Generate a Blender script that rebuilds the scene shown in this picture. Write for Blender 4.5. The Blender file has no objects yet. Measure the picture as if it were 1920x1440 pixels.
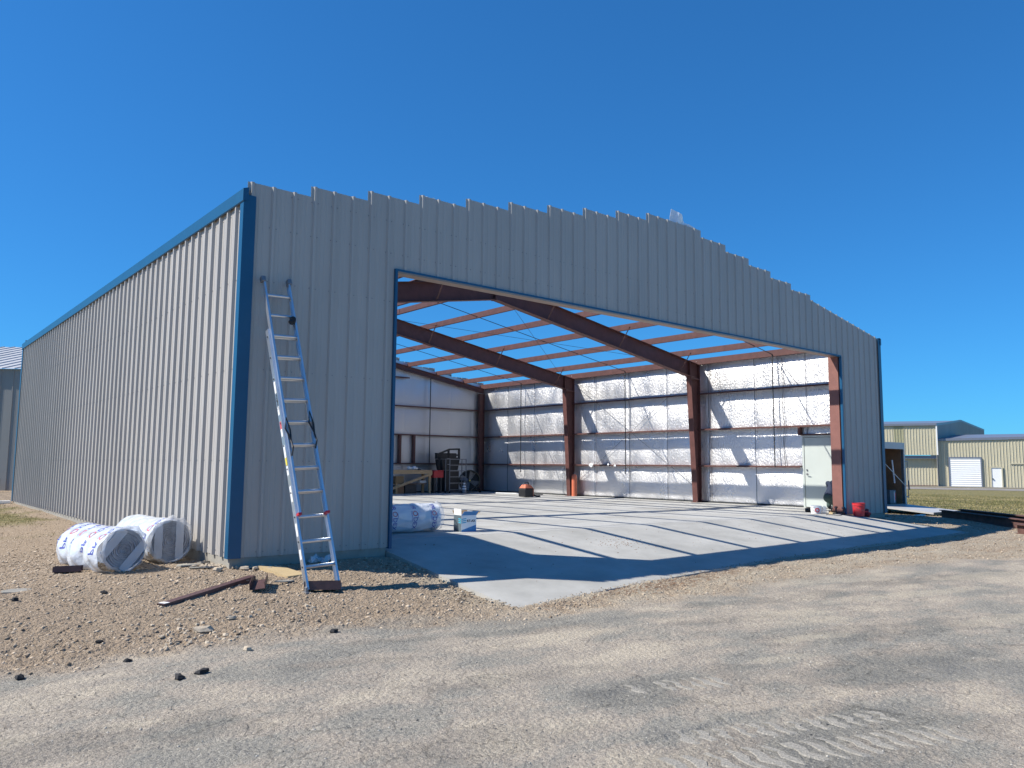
import bpy, bmesh, math, random
import numpy as np
from mathutils import Vector, Matrix
random.seed(7)
rs = np.random.RandomState(11)
sc = bpy.context.scene
COL = sc.collection
rad = math.radians

# ------------------------------------------------------------------ camera
CP = (-3.7692, -10.1353, 1.1873)
yaw, pitch, roll = .6965, .1042, .0085
f = Vector((math.sin(yaw)*math.cos(pitch), math.cos(yaw)*math.cos(pitch), math.sin(pitch)))
r = Vector((math.cos(yaw), -math.sin(yaw), 0)); u = r.cross(f)
r2 = math.cos(roll)*r + math.sin(roll)*u; u2 = -math.sin(roll)*r + math.cos(roll)*u
cam = bpy.data.cameras.new('camera'); cam.sensor_width = 36; cam.lens = 1456.42/1920*36
cam.clip_start = .05; cam.clip_end = 3000
camo = bpy.data.objects.new('camera', cam); COL.objects.link(camo)
camo.matrix_world = Matrix(((r2.x, u2.x, -f.x, CP[0]), (r2.y, u2.y, -f.y, CP[1]), (r2.z, u2.z, -f.z, CP[2]), (0, 0, 0, 1)))
sc.camera = camo

# ------------------------------------------------------------------ sky and sun
SUNV = Vector((-.82, .472, 1.0))
el = math.asin(SUNV.normalized().z)
world = bpy.data.worlds.new('World'); sc.world = world; world.use_nodes = True
wn = world.node_tree; bg = wn.nodes['Background']
sky = wn.nodes.new('ShaderNodeTexSky'); sky.sky_type = 'NISHITA'; sky.sun_disc = False
sky.sun_elevation = el; sky.sun_rotation = math.atan2(SUNV.x, SUNV.y) % (2*math.pi)
sky.altitude = 0; sky.air_density = 1.0; sky.dust_density = 0.0; sky.ozone_density = 2.5
hs = wn.nodes.new('ShaderNodeMix'); hs.data_type = 'RGBA'; hs.blend_type = 'MULTIPLY'; hs.inputs[0].default_value = 1; hs.inputs[7].default_value = (.185, .69, 1.24, 1)
gm = wn.nodes.new('ShaderNodeGamma'); gm.inputs[1].default_value = .80; wn.links.new(sky.outputs[0], gm.inputs[0]); wn.links.new(gm.outputs[0], hs.inputs[6]); wn.links.new(hs.outputs[2], bg.inputs[0])
bg.inputs[1].default_value = .107
sl = bpy.data.lights.new('sun', 'SUN'); sl.energy = 4.7; sl.angle = rad(.5); sl.color = (1, .94, .84)
so = bpy.data.objects.new('sun', sl); COL.objects.link(so); so.location = (-20, 10, 30)
so.rotation_euler = (-SUNV).to_track_quat('-Z', 'Y').to_euler()
sc.view_settings.view_transform = 'Standard'; sc.view_settings.look = 'None'
sc.view_settings.gamma = 1; sc.view_settings.exposure = 0.6
sc.cycles.max_bounces = 8; sc.cycles.use_denoising = True

# ------------------------------------------------------------------ materials
def nodes(name):
    m = bpy.data.materials.new(name); m.use_nodes = True
    t = m.node_tree; return m, t, t.nodes['Principled BSDF']
def mat(name, col, rough=.6, metal=0, var=.12, scale=6, bump=0, bscale=40, stretch=None, spec=.5, col2=None, detail=6, alpha=None):
    m, t, b = nodes(name); L = t.links.new
    tc = t.nodes.new('ShaderNodeTexCoord'); mp = t.nodes.new('ShaderNodeMapping')
    L(tc.outputs['Object'], mp.inputs[0])
    if stretch: mp.inputs['Scale'].default_value = stretch
    nz = t.nodes.new('ShaderNodeTexNoise'); nz.inputs['Scale'].default_value = scale; nz.inputs['Detail'].default_value = detail
    nz.inputs['Roughness'].default_value = .65
    L(mp.outputs[0], nz.inputs['Vector'])
    cr = t.nodes.new('ShaderNodeValToRGB'); c1 = [max(0, c*(1-var)) for c in col]; c2 = [min(1, c*(1+var)) for c in (col2 or col)]
    cr.color_ramp.elements[0].position = .3; cr.color_ramp.elements[1].position = .7
    cr.color_ramp.elements[0].color = (*c1, 1); cr.color_ramp.elements[1].color = (*c2, 1)
    L(nz.outputs[0], cr.inputs[0]); L(cr.outputs[0], b.inputs['Base Color'])
    b.inputs['Roughness'].default_value = rough; b.inputs['Metallic'].default_value = metal
    b.inputs['Specular IOR Level'].default_value = spec
    if bump:
        n2 = t.nodes.new('ShaderNodeTexNoise'); n2.inputs['Scale'].default_value = bscale; n2.inputs['Detail'].default_value = 5
        L(mp.outputs[0], n2.inputs['Vector'])
        bp = t.nodes.new('ShaderNodeBump'); bp.inputs['Strength'].default_value = bump; bp.inputs['Distance'].default_value = .01
        L(n2.outputs[0], bp.inputs['Height']); L(bp.outputs[0], b.inputs['Normal'])
    if alpha is not None: b.inputs['Alpha'].default_value = alpha
    return m
M = {}
M['panel'] = mat('painted_steel_panel', (.415, .395, .37), .45, 0, .07, 1.2, .14, 2.2, stretch=(1, 1, .25), spec=.3)
M['blue'] = mat('blue_trim_paint', (.007, .080, .175), .4, 0, .06, 3)
M['red'] = mat('red_oxide_primer', (.12, .048, .042), .55, 0, .22, 5, .1, 30)
M['redlight'] = mat('red_oxide_primer_light', (.10, .043, .038), .55, 0, .22, 5)
M['jamb'] = mat('jamb_primer', (.23, .10, .082), .55, 0, .12, 5)
M['zinc'] = mat('pale_header_channel', (.33, .24, .2), .5, .1, .1, 5)
M['conc'] = mat('smooth_concrete', (.38, .38, .365), .8, 0, .10, .6, .05, 60, col2=(.42, .42, .40))
def sawcuts(m):
    t = m.node_tree; b = t.nodes['Principled BSDF']; src = b.inputs['Base Color'].links[0].from_socket
    tc = t.nodes.new('ShaderNodeTexCoord'); br = t.nodes.new('ShaderNodeTexBrick'); br.offset = 0; br.inputs['Scale'].default_value = 1; br.inputs['Brick Width'].default_value = 4.572; br.inputs['Row Height'].default_value = 6.096
    br.inputs['Mortar Size'].default_value = .006; br.inputs['Mortar Smooth'].default_value = 0; br.inputs['Color1'].default_value = br.inputs['Color2'].default_value = (1, 1, 1, 1); br.inputs['Mortar'].default_value = (.35, .34, .32, 1)
    nz = t.nodes.new('ShaderNodeTexNoise'); nz.inputs['Scale'].default_value = .7; nz.inputs['Detail'].default_value = 8; nz.inputs['Roughness'].default_value = .7
    cr = t.nodes.new('ShaderNodeValToRGB'); cr.color_ramp.elements[0].position = .36; cr.color_ramp.elements[0].color = (.80, .785, .75, 1); cr.color_ramp.elements[1].position = .52; cr.color_ramp.elements[1].color = (1, 1, 1, 1)
    m1 = t.nodes.new('ShaderNodeMix'); m1.data_type = 'RGBA'; m1.blend_type = 'MULTIPLY'; m1.inputs[0].default_value = 1; m2 = t.nodes.new('ShaderNodeMix'); m2.data_type = 'RGBA'; m2.blend_type = 'MULTIPLY'; m2.inputs[0].default_value = 1
    L = t.links.new; L(tc.outputs['Object'], br.inputs[0]); L(tc.outputs['Object'], nz.inputs[0]); L(nz.outputs[0], cr.inputs[0]); L(src, m1.inputs[6]); L(br.outputs[0], m1.inputs[7]); L(m1.outputs[2], m2.inputs[6]); L(cr.outputs[0], m2.inputs[7]); L(m2.outputs[2], b.inputs['Base Color'])
sawcuts(M['conc'])
M['conc2'] = mat('apron_concrete', (.335, .33, .305), .85, 0, .13, 1.0, .12, 90, col2=(.38, .375, .35))
M['found'] = mat('foundation_concrete', (.30, .285, .25), .9, 0, .14, 5, .3, 40)
M['alu'] = mat('ladder_aluminium', (.72, .75, .78), .32, .85, .08, 8, .05, 60)
M['black'] = mat('black_plastic', (.016, .017, .02), .5, 0, .3, 12)
M['dark'] = mat('dark_steel', (.05, .055, .06), .5, .4, .2, 9)
M['grey'] = mat('grey_steel', (.22, .23, .25), .45, .5, .15, 9)
M['brownsteel'] = mat('brown_primed_steel', (.085, .045, .045), .5, 0, .25, 14, .15, 60)
M['rust'] = mat('rusty_beam_steel', (.11, .055, .045), .75, 0, .35, 6, .3, 50)
M['wood'] = mat('pale_pine', (.50, .38, .21), .65, 0, .12, 4, .1, 30, stretch=(1, 8, 8))
M['lumber'] = mat('bench_lumber', (.52, .35, .19), .7, 0, .15, 6, .1, 30)
M['ply'] = mat('brown_plywood', (.28, .15, .08), .7, 0, .2, 5)
M['cardboard'] = mat('brown_cardboard', (.33, .22, .12), .85, 0, .1, 6)
M['white'] = mat('white_paint', (.80, .81, .80), .4, 0, .03, 3)
M['doorwhite'] = mat('door_paint', (.50, .55, .53), .4, 0, .03, 2)
M['paper'] = mat('white_print', (.82, .83, .84), .6, 0, .04, 8)
M['boxblue'] = mat('box_blue_print', (.05, .22, .48), .5, 0, .05, 8)
M['boxcyan'] = mat('box_cyan_print', (.05, .42, .62), .5, 0, .05, 8)
M['boxdark'] = mat('box_dark_side', (.10, .14, .17), .55, 0, .08, 8)
M['ink'] = mat('blue_ink', (.06, .08, .40), .5, 0, .05, 8)
M['redink'] = mat('red_ink', (.60, .10, .12), .5, 0, .05, 8)
M['inkblack'] = mat('black_ink', (.03, .03, .04), .5, 0, .05, 8)
M['bucketred'] = mat('red_plastic', (.58, .035, .045), .38, 0, .08, 5)
M['orange'] = mat('orange_enamel', (.62, .17, .09), .45, 0, .1, 6)
M['olive'] = mat('olive_fan_paint', (.075, .078, .055), .5, .1, .2, 6)
M['tan'] = mat('tan_siding', (.52, .48, .35), .45, 0, .04, 1.5)
M['tan2'] = mat('tan_siding_aged', (.36, .345, .22), .45, 0, .06, 1.5)
M['greyroof'] = mat('grey_metal_roof', (.20, .22, .27), .4, .3, .06, 1)
M['shed'] = mat('old_grey_siding', (.26, .26, .25), .6, .1, .12, .8, stretch=(1, 1, .2))
M['shedroof'] = mat('galvanised_roof', (.48, .48, .48), .5, .2, .1, 1)
M['asphaltchunk'] = mat('black_asphalt_chunk', (.018, .018, .02), .85, 0, .4, 30, .5, 80)
M['stone'] = mat('limestone', (.44, .37, .28), .9, 0, .2, 18, .4, 60)
M['skin'] = mat('skin', (.42, .24, .17), .55, 0, .06, 9)
M['navy'] = mat('navy_shirt_cloth', (.014, .024, .055), .85, 0, .15, 14, .3, 70)
M['trouser'] = mat('grey_green_trouser_cloth', (.06, .10, .09), .85, 0, .15, 10, .3, 60)
M['hair'] = mat('dark_hair', (.02, .015, .012), .7, 0, .2, 30)
M['rubber'] = mat('black_rubber', (.012, .012, .013), .7, 0, .2, 20)
M['yellow'] = mat('yellow_sticker', (.75, .62, .08), .5, 0, .05, 8)
M['fibre'] = mat('aged_glass_fibre', (.32, .32, .26), .9, 0, .2, 6)

def foil(name, rough, bumpv, base=.82, seam=False):
    m, t, b = nodes(name); L = t.links.new
    tc = t.nodes.new('ShaderNodeTexCoord'); mp = t.nodes.new('ShaderNodeMapping'); L(tc.outputs['Object'], mp.inputs[0])
    b.inputs['Base Color'].default_value = (base, base*1.005, base*1.02, 1)
    b.inputs['Metallic'].default_value = .84
    # crinkled quilting: vertical ribs, cross threads and small facets
    mp.inputs['Scale'].default_value = (1, 1, .45)
    vo = t.nodes.new('ShaderNodeTexVoronoi'); vo.inputs['Scale'].default_value = 26; L(mp.outputs[0], vo.inputs['Vector'])
    nz = t.nodes.new('ShaderNodeTexNoise'); nz.inputs['Scale'].default_value = 1.6; nz.inputs['Detail'].default_value = 4; L(mp.outputs[0], nz.inputs['Vector'])
    n3 = t.nodes.new('ShaderNodeTexNoise'); n3.inputs['Scale'].default_value = 34; n3.inputs['Detail'].default_value = 3; L(mp.outputs[0], n3.inputs['Vector'])
    wv = t.nodes.new('ShaderNodeTexWave'); wv.wave_type = 'BANDS'; wv.bands_direction = 'Z'; wv.inputs['Scale'].default_value = 11; wv.inputs['Distortion'].default_value = 1.5
    L(tc.outputs['Object'], wv.inputs['Vector'])
    a = t.nodes.new('ShaderNodeMath'); a.operation = 'MULTIPLY_ADD'; L(vo.outputs[0], a.inputs[0]); a.inputs[1].default_value = .7; L(n3.outputs[0], a.inputs[2])
    a2 = t.nodes.new('ShaderNodeMath'); a2.operation = 'MULTIPLY_ADD'; L(nz.outputs[0], a2.inputs[0]); a2.inputs[1].default_value = 1.1; L(a.outputs[0], a2.inputs[2])
    a3 = t.nodes.new('ShaderNodeMath'); a3.operation = 'MULTIPLY_ADD'; L(wv.outputs[0], a3.inputs[0]); a3.inputs[1].default_value = .25; L(a2.outputs[0], a3.inputs[2])
    bp = t.nodes.new('ShaderNodeBump'); bp.inputs['Strength'].default_value = bumpv; bp.inputs['Distance'].default_value = .02
    L(a3.outputs[0], bp.inputs['Height']); L(bp.outputs[0], b.inputs['Normal'])
    if seam:      # taped vertical laps between the widths of foil
        sx = t.nodes.new('ShaderNodeSeparateXYZ'); L(tc.outputs['Object'], sx.inputs[0])
        def mth(op, a, b_):
            q = t.nodes.new('ShaderNodeMath'); q.operation = op
            for i_, v_ in enumerate((a, b_)):
                if isinstance(v_, (int, float)): q.inputs[i_].default_value = v_
                elif v_ is not None: L(v_, q.inputs[i_])
            return q.outputs[0]
        wob = mth('MULTIPLY', nz.outputs[0], .05); yy_ = mth('ADD', mth('ADD', sx.outputs[1], wob), -.425+1.78*4)
        fr = mth('FRACT', mth('DIVIDE', yy_, 1.78), None); msk = mth('LESS_THAN', fr, .014)
        mx = t.nodes.new('ShaderNodeMix'); mx.data_type = 'RGBA'; L(msk, mx.inputs[0]); mx.inputs[6].default_value = (base, base*1.005, base*1.02, 1); mx.inputs[7].default_value = (.22, .23, .26, 1); L(mx.outputs[2], b.inputs['Base Color'])
    mr = t.nodes.new('ShaderNodeMapRange'); L(nz.outputs[0], mr.inputs[0]); mr.inputs[1].default_value = .35; mr.inputs[2].default_value = .65
    mr.inputs[3].default_value = rough-.08; mr.inputs[4].default_value = rough+.1; L(mr.outputs[0], b.inputs['Roughness'])
    return m
M['foil'] = foil('crinkled_reflective_foil', .35, .55, .86, True)
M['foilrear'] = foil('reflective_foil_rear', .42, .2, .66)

def film(name, col, alpha, rough=.25):
    m, t, b = nodes(name); L = t.links.new
    b.inputs['Base Color'].default_value = (*col, 1); b.inputs['Roughness'].default_value = rough; b.inputs['Alpha'].default_value = alpha
    tc = t.nodes.new('ShaderNodeTexCoord'); nz = t.nodes.new('ShaderNodeTexNoise'); nz.inputs['Scale'].default_value = 9; nz.inputs['Detail'].default_value = 5
    L(tc.outputs['Object'], nz.inputs['Vector'])
    bp = t.nodes.new('ShaderNodeBump'); bp.inputs['Strength'].default_value = .8; bp.inputs['Distance'].default_value = .03; L(nz.outputs[0], bp.inputs['Height']); L(bp.outputs[0], b.inputs['Normal'])
    b.inputs['Coat Weight'].default_value = .5
    return m
M['film'] = film('milky_plastic_film', (.78, .83, .9), .8)
M['clearfilm'] = film('clear_plastic_film', (.8, .84, .9), .38, .15)
M['endfilm'] = film('thin_end_film', (.8, .84, .9), .14, .12)
M['rollend'] = mat('rolled_foil_end', (.33, .34, .37), .5, .2, .45, 7, .6, 25, stretch=(1, 1, 1))

def groundmat():
    m, t, b = nodes('dirt_and_gravel'); L = t.links.new; N = t.nodes.new
    tc = N('ShaderNodeTexCoord'); at = N('ShaderNodeVertexColor'); at.layer_name = 'zone'   # r=road g=dust/sand b=grass
    sep = N('ShaderNodeSeparateColor'); L(at.outputs[0], sep.inputs[0])
    def noise(s, d=6, ro=.6, st=None):
        n = N('ShaderNodeTexNoise'); n.inputs['Scale'].default_value = s; n.inputs['Detail'].default_value = d; n.inputs['Roughness'].default_value = ro
        if st:
            mp = N('ShaderNodeMapping'); mp.inputs['Scale'].default_value = st; mp.inputs['Rotation'].default_value = (0, 0, rad(17)); L(tc.outputs['Object'], mp.inputs[0]); L(mp.outputs[0], n.inputs['Vector'])
        else: L(tc.outputs['Object'], n.inputs['Vector'])
        return n.outputs[0]
    def ramp(v, *st):
        c = N('ShaderNodeValToRGB'); e = c.color_ramp.elements
        while len(e) < len(st): e.new(.5)
        for i, (p, cc) in enumerate(st): e[i].position = p; e[i].color = (*cc, 1)
        L(v, c.inputs[0]); return c.outputs[0]
    def mix(fac, a, c, mode='MIX'):
        x = N('ShaderNodeMix'); x.data_type = 'RGBA'; x.blend_type = mode
        if isinstance(fac, float): x.inputs[0].default_value = fac
        else: L(fac, x.inputs[0])
        for s, v in ((6, a), (7, c)):
            if isinstance(v, tuple): x.inputs[s].default_value = (*v, 1)
            else: L(v, x.inputs[s])
        return x.outputs[2]
    fine = noise(55, 8, .75); mid = noise(6, 8, .7); big = noise(.55, 5, .6); bigs = noise(.9, 6, .6, (1, 1.9, 1))
    gravel = ramp(fine, (.34, (.20, .15, .105)), (.5, (.365, .285, .205)), (.66, (.51, .42, .32)))
    gravel = mix(ramp(mid, (.35, (0, 0, 0)), (.65, (.5, .5, .5))), gravel, (.40, .315, .235))
    road = ramp(bigs, (.32, (.17, .17, .165)), (.45, (.25, .24, .215)), (.54, (.34, .295, .25)), (.66, (.46, .40, .32)))
    road = mix(ramp(fine, (.35, (0, 0, 0)), (.7, (.55, .55, .55))), road, (.42, .39, .32))
    road = mix(ramp(noise(170, 4, .8), (.30, (.8, .8, .8)), (.44, (0, 0, 0))), road, (.07, .068, .065))
    sand = ramp(fine, (.38, (.40, .345, .26)), (.62, (.53, .475, .38)))
    # pebble contrast and shallow cracks in the packed surface
    peb = ramp(noise(120, 5, .75), (.38, (.66, .65, .64)), (.5, (.98, .98, .98)), (.62, (1.28, 1.28, 1.26)))
    peb2 = ramp(noise(34, 6, .7), (.38, (.82, .82, .82)), (.62, (1.16, 1.16, 1.16)))
    nv = N('ShaderNodeTexNoise'); nv.inputs['Scale'].default_value = 4; L(tc.outputs['Object'], nv.inputs['Vector'])
    va = N('ShaderNodeVectorMath'); va.operation = 'MULTIPLY_ADD'; va.inputs[1].default_value = (.35, .35, 0); L(nv.outputs[1], va.inputs[0]); L(tc.outputs['Object'], va.inputs[2])
    vc = N('ShaderNodeTexVoronoi'); vc.feature = 'DISTANCE_TO_EDGE'; vc.inputs['Scale'].default_value = 3.3; L(va.outputs[0], vc.inputs['Vector'])
    crk = ramp(vc.outputs[0], (.0, (.62, .62, .62)), (.022, (1, 1, 1)))
    crk = mix(ramp(noise(.8, 3, .5), (.5, (1, 1, 1)), (.58, (0, 0, 0))), (1., 1., 1.), crk)
    road = mix(1.0, road, peb, 'MULTIPLY'); road = mix(1.0, road, peb2, 'MULTIPLY'); road = mix(1.0, road, crk, 'MULTIPLY')
    gravel = mix(.8, gravel, peb2, 'MULTIPLY'); gravel = mix(.5, gravel, peb, 'MULTIPLY')
    sand = mix(.4, sand, peb, 'MULTIPLY')
    grs = ramp(mid, (.35, (.12, .135, .045)), (.5, (.21, .19, .09)), (.62, (.34, .27, .15)))
    road = mix(at.outputs[1], mix(1.0, road, (.80, .81, .82), 'MULTIPLY'), road)
    c = mix(sep.outputs[0], gravel, road)
    c = mix(sep.outputs[1], c, sand)
    c = mix(sep.outputs[2], c, grs)
    c = mix(.35, c, ramp(big, (.3, (.72, .72, .74)), (.7, (1.0, .98, .95))), 'MULTIPLY')
    L(c, b.inputs['Base Color']); b.inputs['Roughness'].default_value = .95; b.inputs['Specular IOR Level'].default_value = .15
    # relief of small stones
    vo = N('ShaderNodeTexVoronoi'); vo.inputs['Scale'].default_value = 30; L(tc.outputs['Object'], vo.inputs['Vector'])
    v2 = N('ShaderNodeTexVoronoi'); v2.inputs['Scale'].default_value = 90; L(tc.outputs['Object'], v2.inputs['Vector'])
    a = N('ShaderNodeMath'); a.operation = 'ADD'; L(vo.outputs[0], a.inputs[0]); L(fine, a.inputs[1])
    a2 = N('ShaderNodeMath'); a2.operation = 'MULTIPLY_ADD'; L(v2.outputs[0], a2.inputs[0]); a2.inputs[1].default_value = .5; L(a.outputs[0], a2.inputs[2])
    bp = N('ShaderNodeBump'); bp.invert = True; bp.inputs['Distance'].default_value = .022
    mr = N('ShaderNodeMapRange'); L(sep.outputs[0], mr.inputs[0]); mr.inputs[3].default_value = 1; mr.inputs[4].default_value = .6; L(mr.outputs[0], bp.inputs['Strength'])
    L(a2.outputs[0], bp.inputs['Height']); L(bp.outputs[0], b.inputs['Normal'])
    return m
M['ground'] = groundmat()
def vcolmat(name, lo, hi, rough=.9):
    m, t, b = nodes(name); at = t.nodes.new('ShaderNodeVertexColor'); at.layer_name = 'tone'
    cr = t.nodes.new('ShaderNodeValToRGB'); cr.color_ramp.elements[0].color = (*lo, 1); cr.color_ramp.elements[1].color = (*hi, 1)
    t.links.new(at.outputs[0], cr.inputs[0]); t.links.new(cr.outputs[0], b.inputs['Base Color']); b.inputs['Roughness'].default_value = rough
    b.inputs['Specular IOR Level'].default_value = .2
    return m
M['gravelstone'] = vcolmat('loose_gravel_stone', (.20, .15, .105), (.56, .465, .355))
M['roadstone'] = vcolmat('road_grit', (.07, .07, .07), (.52, .49, .43))
M['grassblade'] = vcolmat('grass_blade', (.08, .10, .03), (.38, .31, .16))

# ------------------------------------------------------------------ mesh helpers
ORG = {}
class MB:
    def __init__(s): s.v = []; s.f = []
    def add(s, vs, fs):
        o = len(s.v); s.v += [tuple(p) for p in vs]; s.f += [tuple(i+o for i in q) for q in fs]; return s
    def box(s, a, b):
        (x0, y0, z0), (x1, y1, z1) = a, b
        return s.add([(x0, y0, z0), (x1, y0, z0), (x1, y1, z0), (x0, y1, z0), (x0, y0, z1), (x1, y0, z1), (x1, y1, z1), (x0, y1, z1)],
            [(3, 2, 1, 0), (4, 5, 6, 7), (0, 1, 5, 4), (1, 2, 6, 5), (2, 3, 7, 6), (3, 0, 4, 7)])
    def obox(s, c, ax, ay, az):     # oriented box, half axes
        c, ax, ay, az = map(Vector, (c, ax, ay, az)); vs = []
        for k in (-1, 1):
            for i, j in ((-1, -1), (1, -1), (1, 1), (-1, 1)): vs.append(c+ax*i+ay*j+az*k)
        return s.add(vs, [(3, 2, 1, 0), (4, 5, 6, 7), (0, 1, 5, 4), (1, 2, 6, 5), (2, 3, 7, 6), (3, 0, 4, 7)])
    def bar(s, p, q, w, h, up=(0, 0, 1)):   # rectangular bar p->q ; w sideways, h along up
        p, q = Vector(p), Vector(q); d = (q-p); n = d.normalized(); up = Vector(up); sd = n.cross(up)
        if sd.length < 1e-4: sd = n.cross(Vector((0, 1, 0)))
        sd.normalize(); up = sd.cross(n).normalized()
        return s.obox((p+q)/2, d/2, sd*w/2, up*h/2)
    def ext(s, prof, p, q, X, Y, cap=True):    # extrude 2-D profile (in X,Y axes) from p to q
        p, q, X, Y = map(Vector, (p, q, X, Y)); n = len(prof)
        vs = [p+X*a+Y*b for a, b in prof]+[q+X*a+Y*b for a, b in prof]
        fs = [(i, (i+1) % n, (i+1) % n+n, i+n) for i in range(n)]
        if cap: fs += [tuple(range(n))[::-1], tuple(range(n, 2*n))]
        return s.add(vs, fs)
    def tube(s, pts, rd, n=8, cap=True):
        pts = [Vector(p) for p in pts]; rr = rd if isinstance(rd, (list, tuple)) else [rd]*len(pts)
        vs = []; prev = None
        for i, p in enumerate(pts):
            d = (pts[min(i+1, len(pts)-1)]-pts[max(i-1, 0)]).normalized()
            a = d.cross(Vector((0, 0, 1)) if abs(d.z) < .9 else Vector((1, 0, 0))).normalized() if prev is None else (prev-d*prev.dot(d)).normalized()
            prev = a; b = d.cross(a)
            vs += [p+(a*math.cos(t)+b*math.sin(t))*rr[i] for t in [2*math.pi*k/n for k in range(n)]]
        fs = [(i*n+k, i*n+(k+1) % n, (i+1)*n+(k+1) % n, (i+1)*n+k) for i in range(len(pts)-1) for k in range(n)]
        if cap: fs += [tuple(range(n))[::-1], tuple(range((len(pts)-1)*n, len(pts)*n))]
        return s.add(vs, fs)
    def blob(s, c, r3, n=10, jag=.25, seed=0, m=6):
        rr = random.Random(seed); vs = []; fs = []
        c = Vector(c)
        vs.append(c+Vector((0, 0, r3[2])))
        for i in range(1, m):
            th = math.pi*i/m
            for k in range(n):
                ph = 2*math.pi*k/n; j = 1+rr.uniform(-jag, jag)
                vs.append(c+Vector((r3[0]*math.sin(th)*math.cos(ph)*j, r3[1]*math.sin(th)*math.sin(ph)*j, r3[2]*math.cos(th)*j)))
        vs.append(c-Vector((0, 0, r3[2])))
        fs += [(0, 1+k, 1+(k+1) % n) for k in range(n)]
        for i in range(m-2): fs += [(1+i*n+k, 1+(i+1)*n+k, 1+(i+1)*n+(k+1) % n, 1+i*n+(k+1) % n) for k in range(n)]
        e = len(vs)-1; b0 = 1+(m-2)*n
        fs += [(b0+k, e, b0+(k+1) % n) for k in range(n)]
        return s.add(vs, fs)
    def build(s, name, m, parent=None, smooth=False, bevel=0):
        me = bpy.data.meshes.new(name); o0 = Vector(ORG.get(parent.name, (0, 0, 0))) if parent else Vector((0, 0, 0))
        me.from_pydata([(p[0]-o0.x, p[1]-o0.y, p[2]-o0.z) for p in s.v], [], s.f); me.update()
        bm = bmesh.new(); bm.from_mesh(me); bmesh.ops.recalc_face_normals(bm, faces=bm.faces); bm.to_mesh(me); bm.free()
        me.materials.append(M[m] if isinstance(m, str) else m)
        o = bpy.data.objects.new(name, me); COL.objects.link(o)
        if parent: o.parent = parent; ORG[o.name] = tuple(o0)
        if smooth:
            for p in me.polygons: p.use_smooth = True
        if bevel:
            md = o.modifiers.new('b', 'BEVEL'); md.width = bevel; md.segments = 2; md.limit_method = 'ANGLE'
        return o
def thing(name, label, cat, loc, group=None):
    o = bpy.data.objects.new(name, None); COL.objects.link(o); o.location = loc; o.empty_display_size = .2
    ORG[o.name] = tuple(loc); o['label'] = label; o['category'] = cat
    if group: o['group'] = group
    return o
def tag(o, label, cat, group=None):
    o['label'] = label; o['category'] = cat
    if group: o['group'] = group
    return o
def solid(o, t, off=0):
    md = o.modifiers.new('s', 'SOLIDIFY'); md.thickness = t; md.offset = off; return o
def ctr(mb):    # origin helper: centre of footprint
    a = np.array(mb.v); return ((a[:, 0].min()+a[:, 0].max())/2, (a[:, 1].min()+a[:, 1].max())/2, a[:, 2].min())
def single(mb, name, m, label, cat, group=None, **k):   # a thing that is one mesh, origin at its base
    c = ctr(mb); mb.v = [(p[0]-c[0], p[1]-c[1], p[2]-c[2]) for p in mb.v]
    o = mb.build(name, m, None, **k); o.location = c; ORG[o.name] = c; return tag(o, label, cat, group)
def text_mb(body, size, bold=0):
    cu = bpy.data.curves.new('t', 'FONT'); cu.body = body; cu.size = size; cu.align_x = 'CENTER'; cu.align_y = 'CENTER'; cu.offset = bold; cu.resolution_u = 3
    ob = bpy.data.objects.new('t', cu); COL.objects.link(ob); dg = bpy.context.evaluated_depsgraph_get()
    me = bpy.data.meshes.new_from_object(ob.evaluated_get(dg)); bpy.data.objects.remove(ob)
    return [tuple(v.co) for v in me.vertices], [tuple(p.vertices) for p in me.polygons]
def flat_text(mb, body, size, org, X, Y, bold=0):
    vs, fs = text_mb(body, size, bold); o, X, Y = Vector(org), Vector(X), Vector(Y)
    mb.add([o+X*v[0]+Y*v[1] for v in vs], fs); return mb

# ------------------------------------------------------------------ dimensions
W, LN, H = 18.288, 18.288, 4.84
SL = 1/6.
D0, D1, HD = 2.33, 16.03, 4.13
def roofz(x): return H+SL*min(x, W-x)
def hinge(x): return .66-.61*(x-2.3)/13.8
def apz(x, y): return -.13*(hinge(x)-y)
APF = [(2.25, -3.08), (4, -2.86), (6.1, -2.72), (9.3, -2.6), (13, -2.58), (17.0, -2.62)]

# ------------------------------------------------------------------ ground
def vnoise(x, y, s, seed):
    x = x*s; y = y*s; xi = np.floor(x).astype(np.int64); yi = np.floor(y).astype(np.int64); fx = x-xi; fy = y-yi
    fx = fx*fx*(3-2*fx); fy = fy*fy*(3-2*fy)
    def h(a, b):
        n = (a*374761393+b*668265263+seed*974711) & 0x7fffffff; n = ((n ^ (n >> 13))*1274126177) & 0x7fffffff
        return ((n ^ (n >> 16)) & 0xffff)/65535.
    return (h(xi, yi)*(1-fx)+h(xi+1, yi)*fx)*(1-fy)+(h(xi, yi+1)*(1-fx)+h(xi+1, yi+1)*fx)*fy
def sm(t): t = np.clip(t, 0, 1); return t*t*(3-2*t)
def road_edge(x): return np.interp(x, [-30, -2.8, -1.2, 1, 2.9, 7.2, 9.8, 12.2, 18, 40], [-2.2, -2.7, -2.95, -3.15, -3.5, -3.85, -4.3, -5.0, -6.5, -9])
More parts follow.
